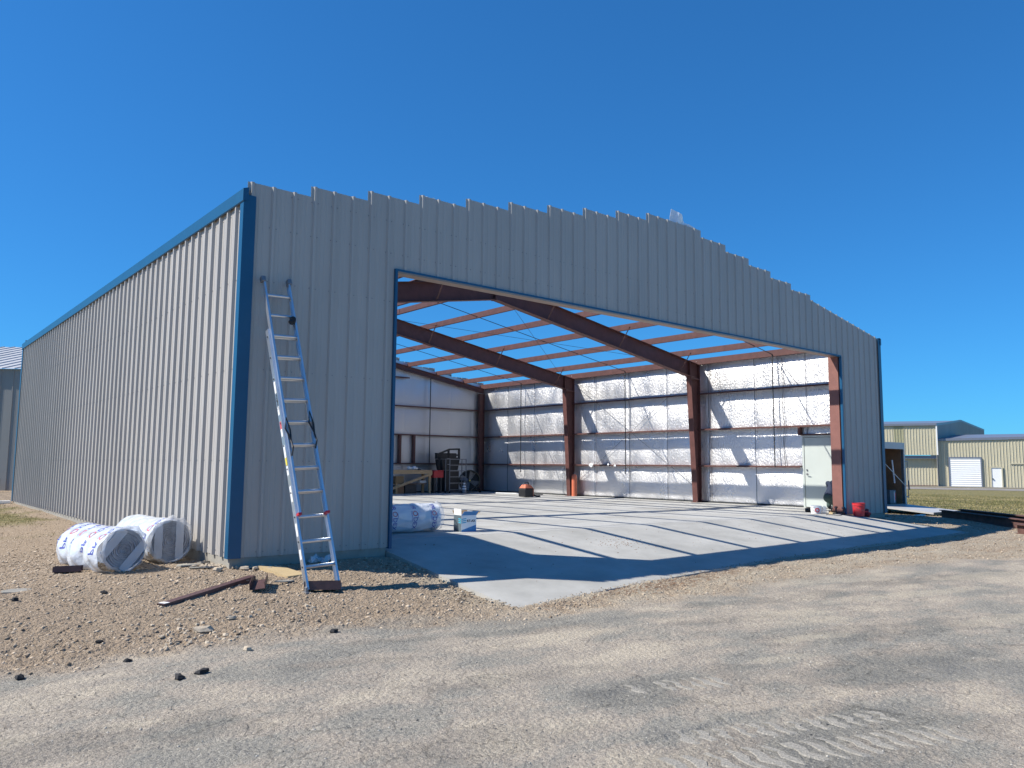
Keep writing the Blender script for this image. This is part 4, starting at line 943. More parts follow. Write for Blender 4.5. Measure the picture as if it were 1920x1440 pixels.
single(MB().box((12.95, YB-.1, .402), (13.35, YB+.2, .70)), 'carton', 'cardboard', 'brown carton on the left end of the workbench shelf', 'box')
single(MB().box((13.4, YB-.12, .0), (13.95, YB+.2, .37)), 'cabinet', 'dark', 'dark low cabinet under the workbench shelf', 'cabinet')
single(MB().box((13.0, YB-.10, .0), (13.36, YB+.2, .34)), 'carton', 'ply', 'brown carton on the floor under the workbench', 'box')
mb = MB(); mb.tube([(14.12, YB-.05, .47), (14.42, YB-.05, .47)], .065, 14); single(mb, 'spool', 'paper', 'white spool lying on the workbench shelf', 'spool')
for i, (x, s_) in enumerate(((13.62, .10), (13.86, .11), (14.08, .07))):
    mb = MB()
    for k in range(4): mb.blob((x+.05*math.sin(k*2), YB-.1+.05*math.cos(k*2.1), .955+s_*.45+.02*k), (s_*.7, s_*.6, s_*.45), 8, .35, k+i*9)
    single(mb, 'crumpled_wrap', 'paper' if i < 2 else 'grey', ['left white crumpled wrap on the workbench top', 'middle white crumpled wrap on the workbench top', 'grey crumpled bag right of the white wraps on the bench'][i], 'wrapping')
tb = thing('toolbox', 'red metal toolbox on a dark stand beside the workbench', 'toolbox', (14.97, YB-.1, 0))
MB().box((14.72, YB-.25, .64), (15.2, YB+.05, .90)).build('chest', 'bucketred', tb, bevel=.01); MB().box((14.71, YB-.26, .905), (15.21, YB+.06, .945)).build('lid', 'bucketred', tb, bevel=.01)
MB().box((14.76, YB-.2, 0), (14.86, YB, .638)).build('leg', 'dark', tb); MB().box((15.08, YB-.2, 0), (15.16, YB, .638)).build('leg', 'dark', tb)
mc = thing('black_machine', 'tall black machine with sloping top behind the steel rack', 'machine', (15.62, YB, 0))
MB().box((15.3, YB-.2, .05), (16.05, YB+.35, .95)).build('body', 'black', mc, bevel=.02)
mb = MB(); mb.add([(15.22, YB-.18, .96), (16.0, YB-.18, .96), (16.1, YB-.18, 1.42), (15.12, YB-.18, 1.42), (15.22, YB+.3, .96), (16.0, YB+.3, .96), (16.1, YB+.3, 1.42), (15.12, YB+.3, 1.42)], [(0, 1, 2, 3), (7, 6, 5, 4), (0, 4, 5, 1), (1, 5, 6, 2), (2, 6, 7, 3), (3, 7, 4, 0)]); mb.build('hopper', 'black', mc, bevel=.02)
mb = MB(); yy = YB-.1
for a, b in (((14.98, yy, 1.43), (14.98, yy, 1.62)), ((14.98, yy, 1.62), (15.6, yy, 1.84)), ((15.6, yy, 1.84), (16.12, yy, 1.86)), ((16.1, yy, 1.86), (16.1, yy, 1.42)), ((15.0, yy, 1.46), (16.1, yy, 1.46)), ((15.55, yy, 1.8), (15.55, yy, 1.45)), ((15.2, yy, 1.6), (16.05, yy, 1.6))): mb.bar(a, b, .07, .07, (0, 1, 0))
mb.box((15.05, yy-.02, 1.43), (15.95, yy+.3, 1.68)); mb.build('top_frame', 'black', mc)
mb = MB()
for k in range(4): mb.tube([(15.05+.02*k, yy-.05, 1.5), (14.93+.03*k, yy-.08, 1.2), (14.98+.04*k, yy-.06, .95), (15.15, yy-.02, .75)], .018, 6)
mb.build('hose', 'rubber', mc)
rk_ = thing('steel_rack', 'grey steel ladder rack standing in front of the black machine', 'rack', (15.65, YB-.45, 0))
for x in (15.27, 16.12):
    for y in (YB-.6, YB-.3): MB().tube([(x, y, .06), (x, y, 1.44)], .019, 8).build('post', 'grey', rk_)
for z in (.14, .42, .68, .93, 1.17, 1.42): MB().bar((15.27, YB-.6, z), (16.12, YB-.6, z), .022, .03).build('rail', 'grey', rk_)
for x in (15.27, 16.12):
    for y in (YB-.6, YB-.3): MB().tube([(x-.015, y, .05), (x+.015, y, .05)], .048, 12).build('caster', 'rubber', rk_)
mb = MB(); mb.bar((15.12, YB-.6, 1.44), (15.27, YB-.6, 1.44), .03, .03).bar((15.15, YB-.6, 1.2), (15.27, YB-.6, 1.2), .03, .03); mb.build('bracket', 'grey', rk_)
cn = thing('traffic_cone', 'small dark cone with pale bands before the steel rack', 'cone', (15.85, YB-.85, 0))
MB().tube([(15.85, YB-.85, .02), (15.85, YB-.85, .5)], [.115, .02], 16).build('cone', 'grey', cn); MB().box((15.68, YB-1.02, 0), (16.02, YB-.68, .025)).build('base', 'dark', cn)
for z, h_ in ((.16, .05), (.26, .06), (.38, .05)): MB().tube([(15.85, YB-.85, z), (15.85, YB-.85, z+h_)], [.117-.2*(z-.02)+.006, .117-.2*(z+h_-.02)+.006], 16).build('band', 'paper', cn)
fn = thing('drum_fan', 'large round dark drum fan on wheels near the rear corner', 'fan', (16.55, YB-.2, 0))
ax = Vector((-.45, -.85, .12)).normalized(); cc = Vector((16.56, YB-.25, .50)); 
fsd = ax.cross(Vector((0, 0, 1))).normalized(); fup = fsd.cross(ax)
mb = MB(); n = 40; vs = []
for o_, r_ in ((-.16, .45), (.16, .46), (.17, .44), (-.15, .43)):
    for k in range(n): th = 2*math.pi*k/n; vs.append(cc+ax*o_+(fsd*math.cos(th)+fup*math.sin(th))*r_)
mb.add(vs, [(j*n+k, j*n+(k+1) % n, ((j+1) % 4)*n+(k+1) % n, ((j+1) % 4)*n+k) for j in range(4) for k in range(n)]); mb.build('drum', 'olive', fn, smooth=False)
for k in range(4):
    th = .4+k*math.pi/2; d = fsd*math.cos(th)+fup*math.sin(th); e = fsd*math.cos(th+1.57)+fup*math.sin(th+1.57)
    MB().add([cc+d*.05-e*.05+ax*.02, cc+d*.41-e*.14+ax*.05, cc+d*.41+e*.14-ax*.05, cc+d*.05+e*.05-ax*.02, cc+d*.05-e*.05+ax*.024, cc+d*.41-e*.14+ax*.054, cc+d*.41+e*.14-ax*.046, cc+d*.05+e*.05-ax*.016], [(0, 1, 2, 3), (7, 6, 5, 4), (0, 4, 5, 1), (1, 5, 6, 2), (2, 6, 7, 3), (3, 7, 4, 0)]).build('blade', 'grey', fn)
mb = MB(); mb.tube([cc+ax*.10, cc+ax*.2], .035, 12); mb.build('hub', 'yellow', fn)
mb = MB()
for r_ in (.12, .2, .28, .36, .43): mb.tube([cc+ax*.175+(fsd*math.cos(2*math.pi*k/32)+fup*math.sin(2*math.pi*k/32))*r_ for k in range(33)], .0035, 4)
for k in range(6): th = k*math.pi/3; d = fsd*math.cos(th)+fup*math.sin(th); mb.tube([cc+ax*.178+d*.03, cc+ax*.178+d*.44], .004, 4)
mb.build('guard', 'dark', fn)
mb = MB(); mb.add([cc-ax*.12+(fsd*math.cos(2*math.pi*k/24)+fup*math.sin(2*math.pi*k/24))*.43 for k in range(24)], [tuple(range(24))]); mb.build('rear_guard', 'black', fn)
mb = MB(); mb.tube([cc+fsd*.47+fup*-.1, Vector((16.95, YB-.45, .06)), Vector((16.2, YB-.75, .06)), cc-fsd*.47-fup*.1], .018, 6); mb.build('stand', 'dark', fn)
for p in ((17.0, YB-.45, .08), (16.6, YB+.05, .08)): MB().tube([(p[0]-.02, p[1], p[2]), (p[0]+.02, p[1], p[2])], .08, 14).build('wheel', 'rubber', fn)
gen = thing('portable_generator', 'small black machine with orange top standing alone on the concrete floor', 'generator', (15.45, 11.95, 0))
c = Vector((15.45, 11.95, 0))
mb = MB(); mb.box((15.22, 11.75, .02), (15.66, 12.15, .34)); mb.build('housing', 'black', gen, bevel=.035)
mb = MB(); mb.add([(15.22, 11.76, .34), (15.66, 11.76, .34), (15.62, 12.14, .34), (15.24, 12.14, .34), (15.30, 11.85, .47), (15.52, 11.85, .50), (15.5, 12.08, .50), (15.32, 12.08, .47)], [(0, 1, 2, 3), (7, 6, 5, 4), (0, 4, 5, 1), (1, 5, 6, 2), (2, 6, 7, 3), (3, 7, 4, 0)]); mb.build('top_cover', 'orange', gen, bevel=.02)
mb = MB(); mb.tube([(15.26, 11.95, .36), (15.34, 11.95, .53), (15.52, 11.95, .56), (15.62, 11.95, .38)], .016, 8); mb.build('handle', 'black', gen)
mb = MB(); mb.tube([(15.66, 11.9, .08), (15.85, 11.8, .04), (15.98, 11.78, .04)], .03, 8); mb.build('hose', 'rubber', gen)
mb = MB(); mb.box((15.60, 11.742, .05), (15.615, 11.75, .33)); mb.build('accent_strip', 'orange', gen)
cy = thing('gas_cylinder', 'upright orange gas cylinder beside the third frame column', 'gas cylinder', (17.93, 11.93, 0))
MB().tube([(17.93, 11.93, 0), (17.93, 11.93, .76), (17.93, 11.93, .83), (17.93, 11.93, .86)], [.105, .105, .08, .035], 20).build('bottle', 'orange', cy, smooth=False)
MB().tube([(17.93, 11.93, .86), (17.93, 11.93, .93)], .02, 8).build('valve', 'grey', cy)
mb = MB(); mb.tube([(16.6, 15.2, .03), (17.3, 13.9, .03)], .03, 10); single(mb, 'white_pipe', 'white', 'white plastic pipe lying on the floor near the right wall', 'pipe')
mb = MB(); mb.tube([(17.35, 13.8, .02), (17.55, 13.35, .02)], .02, 8); single(mb, 'dark_hose_end', 'black', 'dark hose end beyond the white pipe', 'hose')
# paper scraps caught on the girt
for i, (y, z, s_) in enumerate(((11.1, 1.22, .09), (10.2, 1.23, .06), (9.85, 1.2, .05))):
    mb = MB(); mb.blob((W-.27, y, z), (.02, s_, s_*.8), 7, .5, i); single(mb, 'paper_scrap', 'paper', ['largest white scrap hanging on the lowest girt of the middle bay', 'middle white scrap on the lowest girt', 'smallest white scrap, rightmost on the lowest girt'][i], 'paper')

# ------------------------------------------------------------------ person kneeling behind the right jamb
def skinned(name, pts, edges, radii, m, parent, lvl=2):
    me = bpy.data.meshes.new(name); o0 = Vector(ORG[parent.name])
    me.from_pydata([Vector(p)-o0 for p in pts], edges, []); me.materials.append(M[m]); o = bpy.data.objects.new(name, me); COL.objects.link(o); o.parent = parent
    md = o.modifiers.new('k', 'SKIN'); md.use_smooth_shade = True
    for i, v in enumerate(me.skin_vertices[0].data): rr_ = radii[i]; v.radius = rr_ if isinstance(rr_, tuple) else (rr_, rr_); v.use_root = (i == 0)
    s_ = o.modifiers.new('s', 'SUBSURF'); s_.levels = lvl; s_.render_levels = lvl; return o
px_, py_ = 17.14, .95
pe = thing('person', 'person in navy shirt and grey green trousers crouching behind the right door jamb', 'person', (px_, py_, 0))
hip = Vector((px_-.06, py_+.02, .36)); ch = Vector((px_+.20, py_-.02, .70)); nk = Vector((px_+.30, py_-.03, .86)); hd = Vector((px_+.36, py_-.04, .955))
sL, sR = ch+Vector((.02, .19, .05)), ch+Vector((.02, -.19, .05))
eL, eR = sL+Vector((.16, .04, -.25)), sR+Vector((-.22, -.04, -.20)); hL, hR = eL+Vector((.2, -.12, -.1)), eR+Vector((.20, .02, -.20))
kL, kR = hip+Vector((.36, .16, .08)), hip+Vector((.30, -.18, -.26)); aL, aR = Vector((px_+.22, py_+.17, .09)), Vector((px_-.26, py_-.2, .09)); tL, tR = aL+Vector((.13, .02, -.045)), aR+Vector((-.03, -.01, -.04))
def fleshy(name, chains, m, vox, blobs=()):
    mb = MB()
    for ps, rs_ in chains:
        mb.tube(ps, list(rs_), 14)
        for p_, q_ in zip(ps, rs_): mb.blob(p_, (q_, q_, q_), 14, 0, 1, 8)
    for c_, r_ in blobs: mb.blob(c_, r_, 16, 0, 1, 10)
    o = mb.build(name, m, pe, smooth=True); md = o.modifiers.new('r', 'REMESH'); md.mode = 'VOXEL'; md.voxel_size = vox; md.use_smooth_shade = True
    ms = o.modifiers.new('m', 'SMOOTH'); ms.iterations = 6; ms.factor = .5; return o
wst = hip+(ch-hip)*.35
fleshy('body', [([hip, (hip+ch)/2, ch, nk, hd], (.10, .10, .11, .052, .055)), ([ch, sL, eL, hL], (.08, .05, .042, .027)), ([ch, sR, eR, hR], (.08, .05, .042, .027)),
    ([hip, kL, aL, tL], (.08, .055, .04, .03)), ([hip, kR, aR, tR], (.08, .055, .04, .03))], 'skin', .012, [(hd+Vector((.02, 0, .05)), (.098, .078, .115))])
for hnd, dv in ((hL, Vector((.9, -.3, -.4))), (hR, Vector((.7, .1, -.7)))):   # palm and five fingers
    dv = dv.normalized(); s_ = dv.cross(Vector((0, 0, 1))).normalized()
    fp = [hnd, hnd+dv*.05]; fe = [(0, 1)]; fr_ = [.026, .03]
    for k, (o_, l_) in enumerate(((-.03, .065), (-.01, .078), (.01, .072), (.03, .058))):
        b0 = len(fp); fp += [hnd+dv*.075+s_*o_, hnd+dv*(.075+l_*.55)+s_*o_*1.1+Vector((0, 0, -.008)), hnd+dv*(.075+l_)+s_*o_*1.1+Vector((0, 0, -.03))]; fe += [(1, b0), (b0, b0+1), (b0+1, b0+2)]; fr_ += [.011, .009, .008]
    b0 = len(fp); fp += [hnd+dv*.03-s_*.045, hnd+dv*.06-s_*.062+Vector((0, 0, -.015))]; fe += [(0, b0), (b0, b0+1)]; fr_ += [.012, .009]
    skinned('hand', fp, fe, fr_, 'skin', pe, 1)
mb = MB(); mb.blob(hd+Vector((.115, 0, .03)), (.022, .012, .022), 8, 0, 1); mb.build('nose', 'skin', pe, smooth=True)
mb = MB()
for s_ in (-1, 1): mb.blob(hd+Vector((.095, s_*.03, .055)), (.009, .012, .008), 8, 0, 1)
mb.build('eyes', 'white', pe, smooth=True)
mb = MB()
for s_ in (-1, 1): mb.blob(hd+Vector((.0, s_*.088, .03)), (.02, .01, .03), 8, 0, 1)
mb.build('ears', 'skin', pe, smooth=True)
mb = MB(); mb.blob(hd+Vector((-.015, 0, .085)), (.11, .098, .085), 14, .03, 3); mb.build('hair', 'hair', pe, smooth=True)
fleshy('shirt', [([hip+(ch-hip)*.12, (hip+ch)/2, ch, ch+(nk-ch)*.5], (.148, .145, .155, .09)), ([ch, sL, sL+(eL-sL)*.8], (.1, .075, .066)), ([ch, sR, sR+(eR-sR)*.85], (.1, .075, .066))], 'navy', .014)
fleshy('trousers', [([wst, hip, hip+(kL-hip)*.5, kL, aL+Vector((0, 0, .03))], (.135, .145, .105, .083, .062)), ([hip, hip+(kR-hip)*.5, kR, aR+Vector((.02, 0, .03))], (.14, .105, .083, .062))], 'trouser', .014)
for a_, t__ in ((aL, tL), (aR, tR)): skinned('boot', [a_, t__-Vector((0, 0, .0)), a_+Vector((0, 0, .06))], [(0, 1), (0, 2)], [(.05, .06), .04, .05], 'black', pe, 1)

# ------------------------------------------------------------------ buckets and tools at the right jamb
def bucket(label, c, r0, r1, h_, m, logo=None):
    c = Vector(c); t = thing('bucket', label, 'bucket', c); n = 28
    pr = [(r0, 0), (r1, h_), (r1+.008, h_), (r1+.008, h_-.012), (r1+.002, h_-.014), (r1+.006, h_-.06), (r1-.002, h_-.075)]
    mb = MB(); vs = []; prof = [(0.001, .006), (r0, 0.), (r1*.975, h_*.8), (r1+.008, h_*.81), (r1+.008, h_*.84), (r1, h_*.85), (r1+.004, h_*.97), (r1+.009, h_), (r1-.004, h_), (r0-.006, .01), (.001, .01)]
    for (a, z) in prof:
        for k in range(n): th = 2*math.pi*k/n; vs.append(c+Vector((a*math.cos(th), a*math.sin(th), z)))
    mb.add(vs, [(j*n+k, j*n+(k+1) % n, (j+1)*n+(k+1) % n, (j+1)*n+k) for j in range(len(prof)-1) for k in range(n)]); mb.build('pail', m, t, smooth=False)
    hp = [c+Vector((math.cos(a)*(r1+.01)*.64-.77*(r1+.012)*math.sin(a)*0, 0, 0)) for a in (0,)]
    mb = MB(); mb.tube([c+Vector((.77*(r1+.014)*math.cos(a), -.64*(r1+.014)*math.cos(a)-.02*math.sin(a), h_*.88-.14*math.sin(a))) + Vector((-.09*math.sin(a), -.12*math.sin(a), 0)) for a in [math.pi*i/10 for i in range(11)]], .0035, 5); mb.build('handle', 'grey', t)
    if logo:
        mb = MB(); th0 = math.atan2(-.7, -.75)
        for k in range(16):
            a0, a1 = 2*math.pi*k/16, 2*math.pi*(k+1)/16
            q = lambda a, rr_: c+Vector(((r1+.004)*math.cos(th0+rr_*math.cos(a)/r1), (r1+.004)*math.sin(th0+rr_*math.cos(a)/r1), h_*.45+rr_*math.sin(a)))
            mb.add([q(a0, .03), q(a1, .03), q(a1, .062), q(a0, .062)], [(0, 1, 2, 3)])
        mb.build('logo', logo, t)
    return t
bucket('red plastic bucket on the apron in front of the right wall panel', (16.15, -.33, apz(16.15, -.33)+.003), .13, .155, .34, 'bucketred')
bucket('white plastic bucket with a red round mark inside the right jamb', (15.52, .50, .002), .12, .14, .20, 'paper', 'redink')
mb = MB(); 
for i in range(5): mb.blob((16.58+.05*math.sin(i*2), -.30+.04*math.cos(i*1.7), g(16.6, -.3)+.10+.035*i), (.13-.012*i, .10, .06), 9, .25, i)
single(mb, 'red_bag', mat('dark_red_cloth', (.20, .02, .03), .8, 0, .3, 12, .4, 40), 'crumpled dark red bag slumped beside the red bucket', 'bag', smooth=True)
mb = MB()
for i in range(4): mb.blob((15.95+.09*i, .95+.03*math.sin(i), .06), (.11, .09, .06), 9, .3, i+3)
single(mb, 'black_bag', 'black', 'flat black cloth bag on the floor behind the white bucket', 'bag', smooth=True)
mb = MB(); mb.blob((15.70, .38, .10), (.075, .07, .10), 10, .2, 4); single(mb, 'clear_bag', 'clearfilm', 'clear plastic bag leaning on the white bucket', 'plastic bag', smooth=True)
single(MB().box((15.62, .10, .0), (15.80, .20, .045)), 'wood_block', 'wood', 'small pale wood block on the floor by the white bucket', 'wood block')
mb = MB(); mb.box((15.80, .22, .03), (16.0, .30, .07)).tube([(15.82, .26, .05), (15.7, .2, .06)], .02, 8); single(mb, 'brown_pouch', 'ply', 'brown leather tool pouch beside the wood block', 'tool pouch')
for i, (x, y, lab) in enumerate(((15.84, .12, 'black cordless drill standing at the foot of the right jamb'), (15.93, -.03, 'black cordless driver right of the other drill at the jamb'))):
    t = thing('cordless_drill', lab, 'drill', (x, y, 0)); z = 0 if y > 0 else apz(x, y)
    MB().box((x-.04, y-.03, z), (x+.04, y+.03, z+.05)).build('battery', 'black', t, bevel=.006); MB().bar((x, y, z+.05), (x+.01, y, z+.15), .03, .035, (0, 1, 0)).build('grip', 'dark', t, bevel=.006)
    MB().tube([(x-.07, y-.02, z+.17), (x+.08, y+.02, z+.17)], .028, 10).build('motor_body', 'black', t); MB().tube([(x-.07, y-.02, z+.17), (x-.11, y-.03, z+.17)], [.02, .01], 8).build('chuck', 'grey', t)
mb = MB()
for i in range(9):
    x = 15.95+.06*i; y = -.12-.02*math.sin(i*2.); mb.blob((x, y, apz(x, y)+.012), (.022+.01*(i % 3), .02, .013), 7, .3, i)
o = mb.build('scraps', 'wood'); o['kind'] = 'stuff'
mb = MB(); pts = [(15.2+.1*i, .05-.03*i+.06*math.sin(i*1.3), max(0, 0)+.006+min(0, apz(15.2+.1*i, .05-.03*i+.06*math.sin(i*1.3)))) for i in range(12)]
single(MB().tube(pts, .008, 5), 'extension_cable', 'black', 'black cable trailing along the threshold at the right jamb', 'cable')
x = 17.6; single(MB().box((17.45, -.42, g(17.5, -.4)), (17.75, -.28, g(17.5, -.4)+.05)), 'concrete_block', 'found', 'small pale concrete block at the front right corner', 'concrete block')

# ------------------------------------------------------------------ trailer, ramp, beams
TX0, TX1, TY, TZ = 23.75, 26.05, 2.75, -.10
tr = thing('enclosed_trailer', 'open enclosed cargo trailer with lowered rear ramp beyond the hangar corner', 'trailer', ((TX0+TX1)/2, TY+2.5, -.5))
mb = MB(); zt = TZ+2.22
mb.box((TX0, TY, TZ-.06), (TX1, TY+5, TZ)); mb.box((TX0, TY, TZ), (TX0+.04, TY+5, zt)); mb.box((TX1-.04, TY, TZ), (TX1, TY+5, zt)); mb.box((TX0+.04, TY, zt-.04), (TX1-.04, TY+5, zt)); mb.box((TX0+.04, TY+4.96, TZ), (TX1-.04, TY+5, zt-.04))
mb.build('shell', 'grey', tr)
mb = MB(); mb.box((TX0-.01, TY-.03, zt-.22), (TX1+.01, TY-.001, zt+.02)).box((TX1-.09, TY-.03, TZ-.1), (TX1+.01, TY-.001, zt-.22)).box((TX0-.01, TY-.03, TZ-.1), (TX0+.09, TY-.001, zt-.22)); mb.build('rear_frame', 'shedroof', tr)
mb = MB(); mb.box((TX0+.05, TY+1.2, TZ+.001), (TX0+1.2, TY+1.24, zt-.05)); mb.box((TX1-.06, TY+.1, TZ), (TX1-.045, TY+4.5, zt-.1)); mb.build('plywood_lining', 'ply', tr)
mb = MB()
for z in (.45, .95, 1.45): mb.box((TX0+.06, TY+.3, TZ+z), (TX0+1.1, TY+1.15, TZ+z+.03))
for y in (TY+.3, TY+1.1): mb.box((TX0+1.1, y, TZ), (TX0+1.16, y+.05, zt-.1))
mb.build('shelving', 'lumber', tr)
mb = MB(); mb.bar((TX0+.1, TY-.03, TZ+1.75), (TX1-.05, TY-.06, TZ+.62), .025, .012, (0, 1, 0)); mb.build('spring_cable', 'shedroof', tr)
mb = MB()
for z in (.25, 1.55): mb.bar((TX1, TY-.02, TZ+z), (TX1+.22, TY-.02, TZ+z), .03, .04)
mb.tube([(TX1+.2, TY-.02, TZ+.2), (TX1+.2, TY-.02, TZ+1.6)], .015, 6).tube([(TX1+.25, TY-.02, TZ+.85), (TX1+.3, TY-.02, TZ+.55), (TX1+.33, TY-.02, TZ+.5)], .02, 6); mb.build('door_latch_bar', 'grey', tr)
RY = .92; rz0, rz1 = TZ-.02, TZ-.17
mb = MB(); vs = [(TX0+.1, TY-.05, rz0), (TX1-.0, TY-.05, rz0), (TX1-.0, RY, rz1), (TX0+.1, RY, rz1)]; vs += [(a, b, c-.06) for a, b, c in vs]
mb.add(vs, [(0, 1, 2, 3), (7, 6, 5, 4), (0, 4, 5, 1), (1, 5, 6, 2), (2, 6, 7, 3), (3, 7, 4, 0)]); rp = mb.build('ramp', 'shedroof', tr)
mb = MB(); mb.box((TX0+.1, RY-.03, rz1-.07), (TX1+.02, RY-.001, rz1+.008)); mb.build('ramp_edge', 'dark', rp)
gT = lambda x, y: float(gbase(x, y))
for x in (TX1-.25, TX1-1.1): MB().box((x-.03, RY+.02, gT(x, RY)-.02), (x+.03, RY+.08, rz1-.06)).build('ramp_leg', 'dark', tr)
for y in (TY+2.4, TY+3.2): 
    for x in (TX0-.1, TX1-.02): MB().tube([(x, y, gT(x, y)+.32), (x+.2, y, gT(x, y)+.32)], .32, 20).build('wheel', 'rubber', tr)
# trailer contents
for i, (x, y, z, s_, m, lab, nm, ct) in enumerate((
    (TX0+1.62, TY+.35, TZ, (.24, .2, .5), 'boxdark', 'grey blue plastic bin with red and white marks inside the trailer', 'plastic_bin', 'bin'),
    (TX0+.4, TY+.5, TZ+.48, (.25, .25, .26), 'dark', 'dark case on the lowest trailer shelf', 'tool_case', 'case'),
    (TX0+.7, TY+.5, TZ+.98, (.2, .2, .22), 'cardboard', 'brown carton on the middle trailer shelf', 'carton', 'box'),
    (TX0+.35, TY+.5, TZ+1.48, (.2, .2, .26), 'boxdark', 'grey box on the top trailer shelf', 'storage_box', 'box'),
    (TX0+1.5, TY+1.6, TZ, (.3, .3, .9), 'dark', 'dark tall case standing deep inside the trailer', 'tool_case', 'case'),
    (TX0+1.75, TY+1.3, TZ+1.1, (.18, .12, .2), 'paper', 'pale jug on the trailer wall', 'jug', 'jug'))):
    single(MB().box((x-s_[0], y-s_[1], z), (x+s_[0], y+s_[1], z+s_[2])), nm, m, lab, ct, bevel=.02)
bn = bpy.data.objects['plastic_bin']
mb = MB(); bx_, by_ = TX0+1.62, TY+.35-.2-.004
mb.box((bx_+.06, by_-.002, TZ+.05), (bx_+.11, by_, TZ+.45)); mb.build('white_mark', 'paper', bn)
mb = MB(); mb.box((bx_+.13, by_-.002, TZ+.12), (bx_+.2, by_, TZ+.4)); mb.build('red_mark', 'redink', bn)
single(MB().tube([(TX1-.3, TY+.25, TZ+.75), (TX1-.33, TY+.3, TZ+1.6)], .03, 8), 'light_tube', 'paper', 'pale upright tube leaning in the trailer doorway', 'tube')
def hbeam(label, p, q, d, fw, m='rust'):
    p, q = Vector(p), Vector(q); mb = MB(); ax_ = (q-p).normalized(); sd = ax_.cross(Vector((0, 0, 1))).normalized()
    ibeam(mb, p+Vector((0, 0, d)), q+Vector((0, 0, d)), d, d, fw, .02, .025, side=sd, dn=(0, 0, -1)); return single(mb, 'steel_beam', m, label, 'steel beam', 'rusty steel beams lying on the ground')
def gr(px, py, z):   # ground point seen at that bearing (helper for far debris)
    d = f+r2*((px-960)/1456.42)-u2*((py-720)/1456.42); t = (z-CP[2])/d.z; return Vector(CP)+d*t
hbeam('long dark rusty beam lying on the ground right of the trailer ramp', (21.7, -.18, gT(21.7, -.2)), (18.7, -4.25, gT(18.7, -4.2)), .22, .16)
hbeam('second rusty beam lying close behind the longest one', (22.15, -.55, gT(22, -.5)), (19.2, -4.6, gT(19.2, -4.6)), .27, .18)
hbeam('reddish beam end in front of the others, at the right edge of the picture', (18.0, -3.35, gT(18, -3.4)), (16.4, -5.5, gT(16.4, -5.5)), .22, .18)
single(MB().box((20.2, -.1, gT(20.3, 0)), (20.75, .02, gT(20.3, 0)+.03)), 'white_plank', 'white', 'white strip lying at the end of the rusty beams', 'plank')
chunk(18.9, .35, .07, 40, 'dark clod on the grass edge right of the hangar corner')

# ------------------------------------------------------------------ neighbouring buildings
def house_sheet(mb, A, B, z0, zt0, zt1, out, k=1.0, pitch=.3048):
    A, B = Vector(A), Vector(B); L_ = (B-A).length; U_ = (B-A).normalized()
    sheet(mb, A, U_, out, L_, lambda m_: z0, lambda u_, m_: zt0+(zt1-zt0)*u_/L_, k=k, pitch=pitch)
    return mb
# the tan row: runs parallel to the picture; use a local frame
o0 = gr(1750, 912, -.84); o1 = gr(1920, 917.0, -.84*1.15)
U_ = Vector((o1.x-o0.x, o1.y-o0.y, 0)).normalized(); V_ = Vector((-U_.y, U_.x, 0));  V_ = V_ if V_.x > 0 else -V_   # V away from camera
Zg = -.84
O0 = Vector((o0.x, o0.y, 0))
def at(px, v=0):      # distance along U for a bearing
    d = f+r2*((px-960)/1456.42); d.z = 0; n = V_; t = ((O0+V_*v)-Vector((CP[0], CP[1], 0))).dot(n)/d.dot(n); P = Vector((CP[0], CP[1], 0))+d*t; return (P-O0).dot(U_)
def zz(px, py, v=0):
    d = f+r2*((px-960)/1456.42)-u2*((py-720)/1456.42); t = ((O0+V_*v)-Vector((CP[0], CP[1], 0))).dot(V_)/Vector((d.x, d.y, 0)).dot(V_); return CP[2]+d.z*t
def PT(a, v, z): return O0+U_*a+V_*v+Vector((0, 0, z))
xw0, xw1 = at(1752), at(1960)
low = thing('tan_workshop', 'low tan ribbed metal building with white roll-up door and two white walk doors', 'building', PT((xw0+xw1)/2, 5, Zg))
mb = MB(); ze = zz(1752, 827); ze2 = zz(1920, 823)
house_sheet(mb, PT(xw0, 0, 0), PT(at(1884), 0, 0), Zg, ze, zz(1884, 824), -V_, k=1.6, pitch=.3048)
house_sheet(mb, PT(at(1884), -.02, 0), PT(xw1, -.02, 0), Zg, zz(1884, 824)+.05, ze2, -V_, k=1.6, pitch=.3048); solid(mb.build('front_wall', 'tan', low), .005)
mb = MB(); a, b = xw0-.1, xw1; mb.add([PT(a, -.15, ze+.25), PT(b, -.15, ze2+.28), PT(b, 9, zz(1920, 813.5, 9)), PT(a, 9, zz(1800, 816, 9))], [(0, 1, 2, 3)]); mb.add([PT(a, -.15, ze+.0), PT(b, -.15, ze2+.03), PT(b, -.15, ze2+.28), PT(a, -.15, ze+.25)], [(0, 1, 2, 3)]); solid(mb.build('roof', 'greyroof', low), .03)
mb = MB(); mb.add([PT(xw0, .05, Zg), PT(xw0, 12, Zg), PT(xw0, 12, ze+.1), PT(xw0, .05, ze)], [(0, 1, 2, 3)]); solid(mb.build('side_wall', 'tan', low), .02)
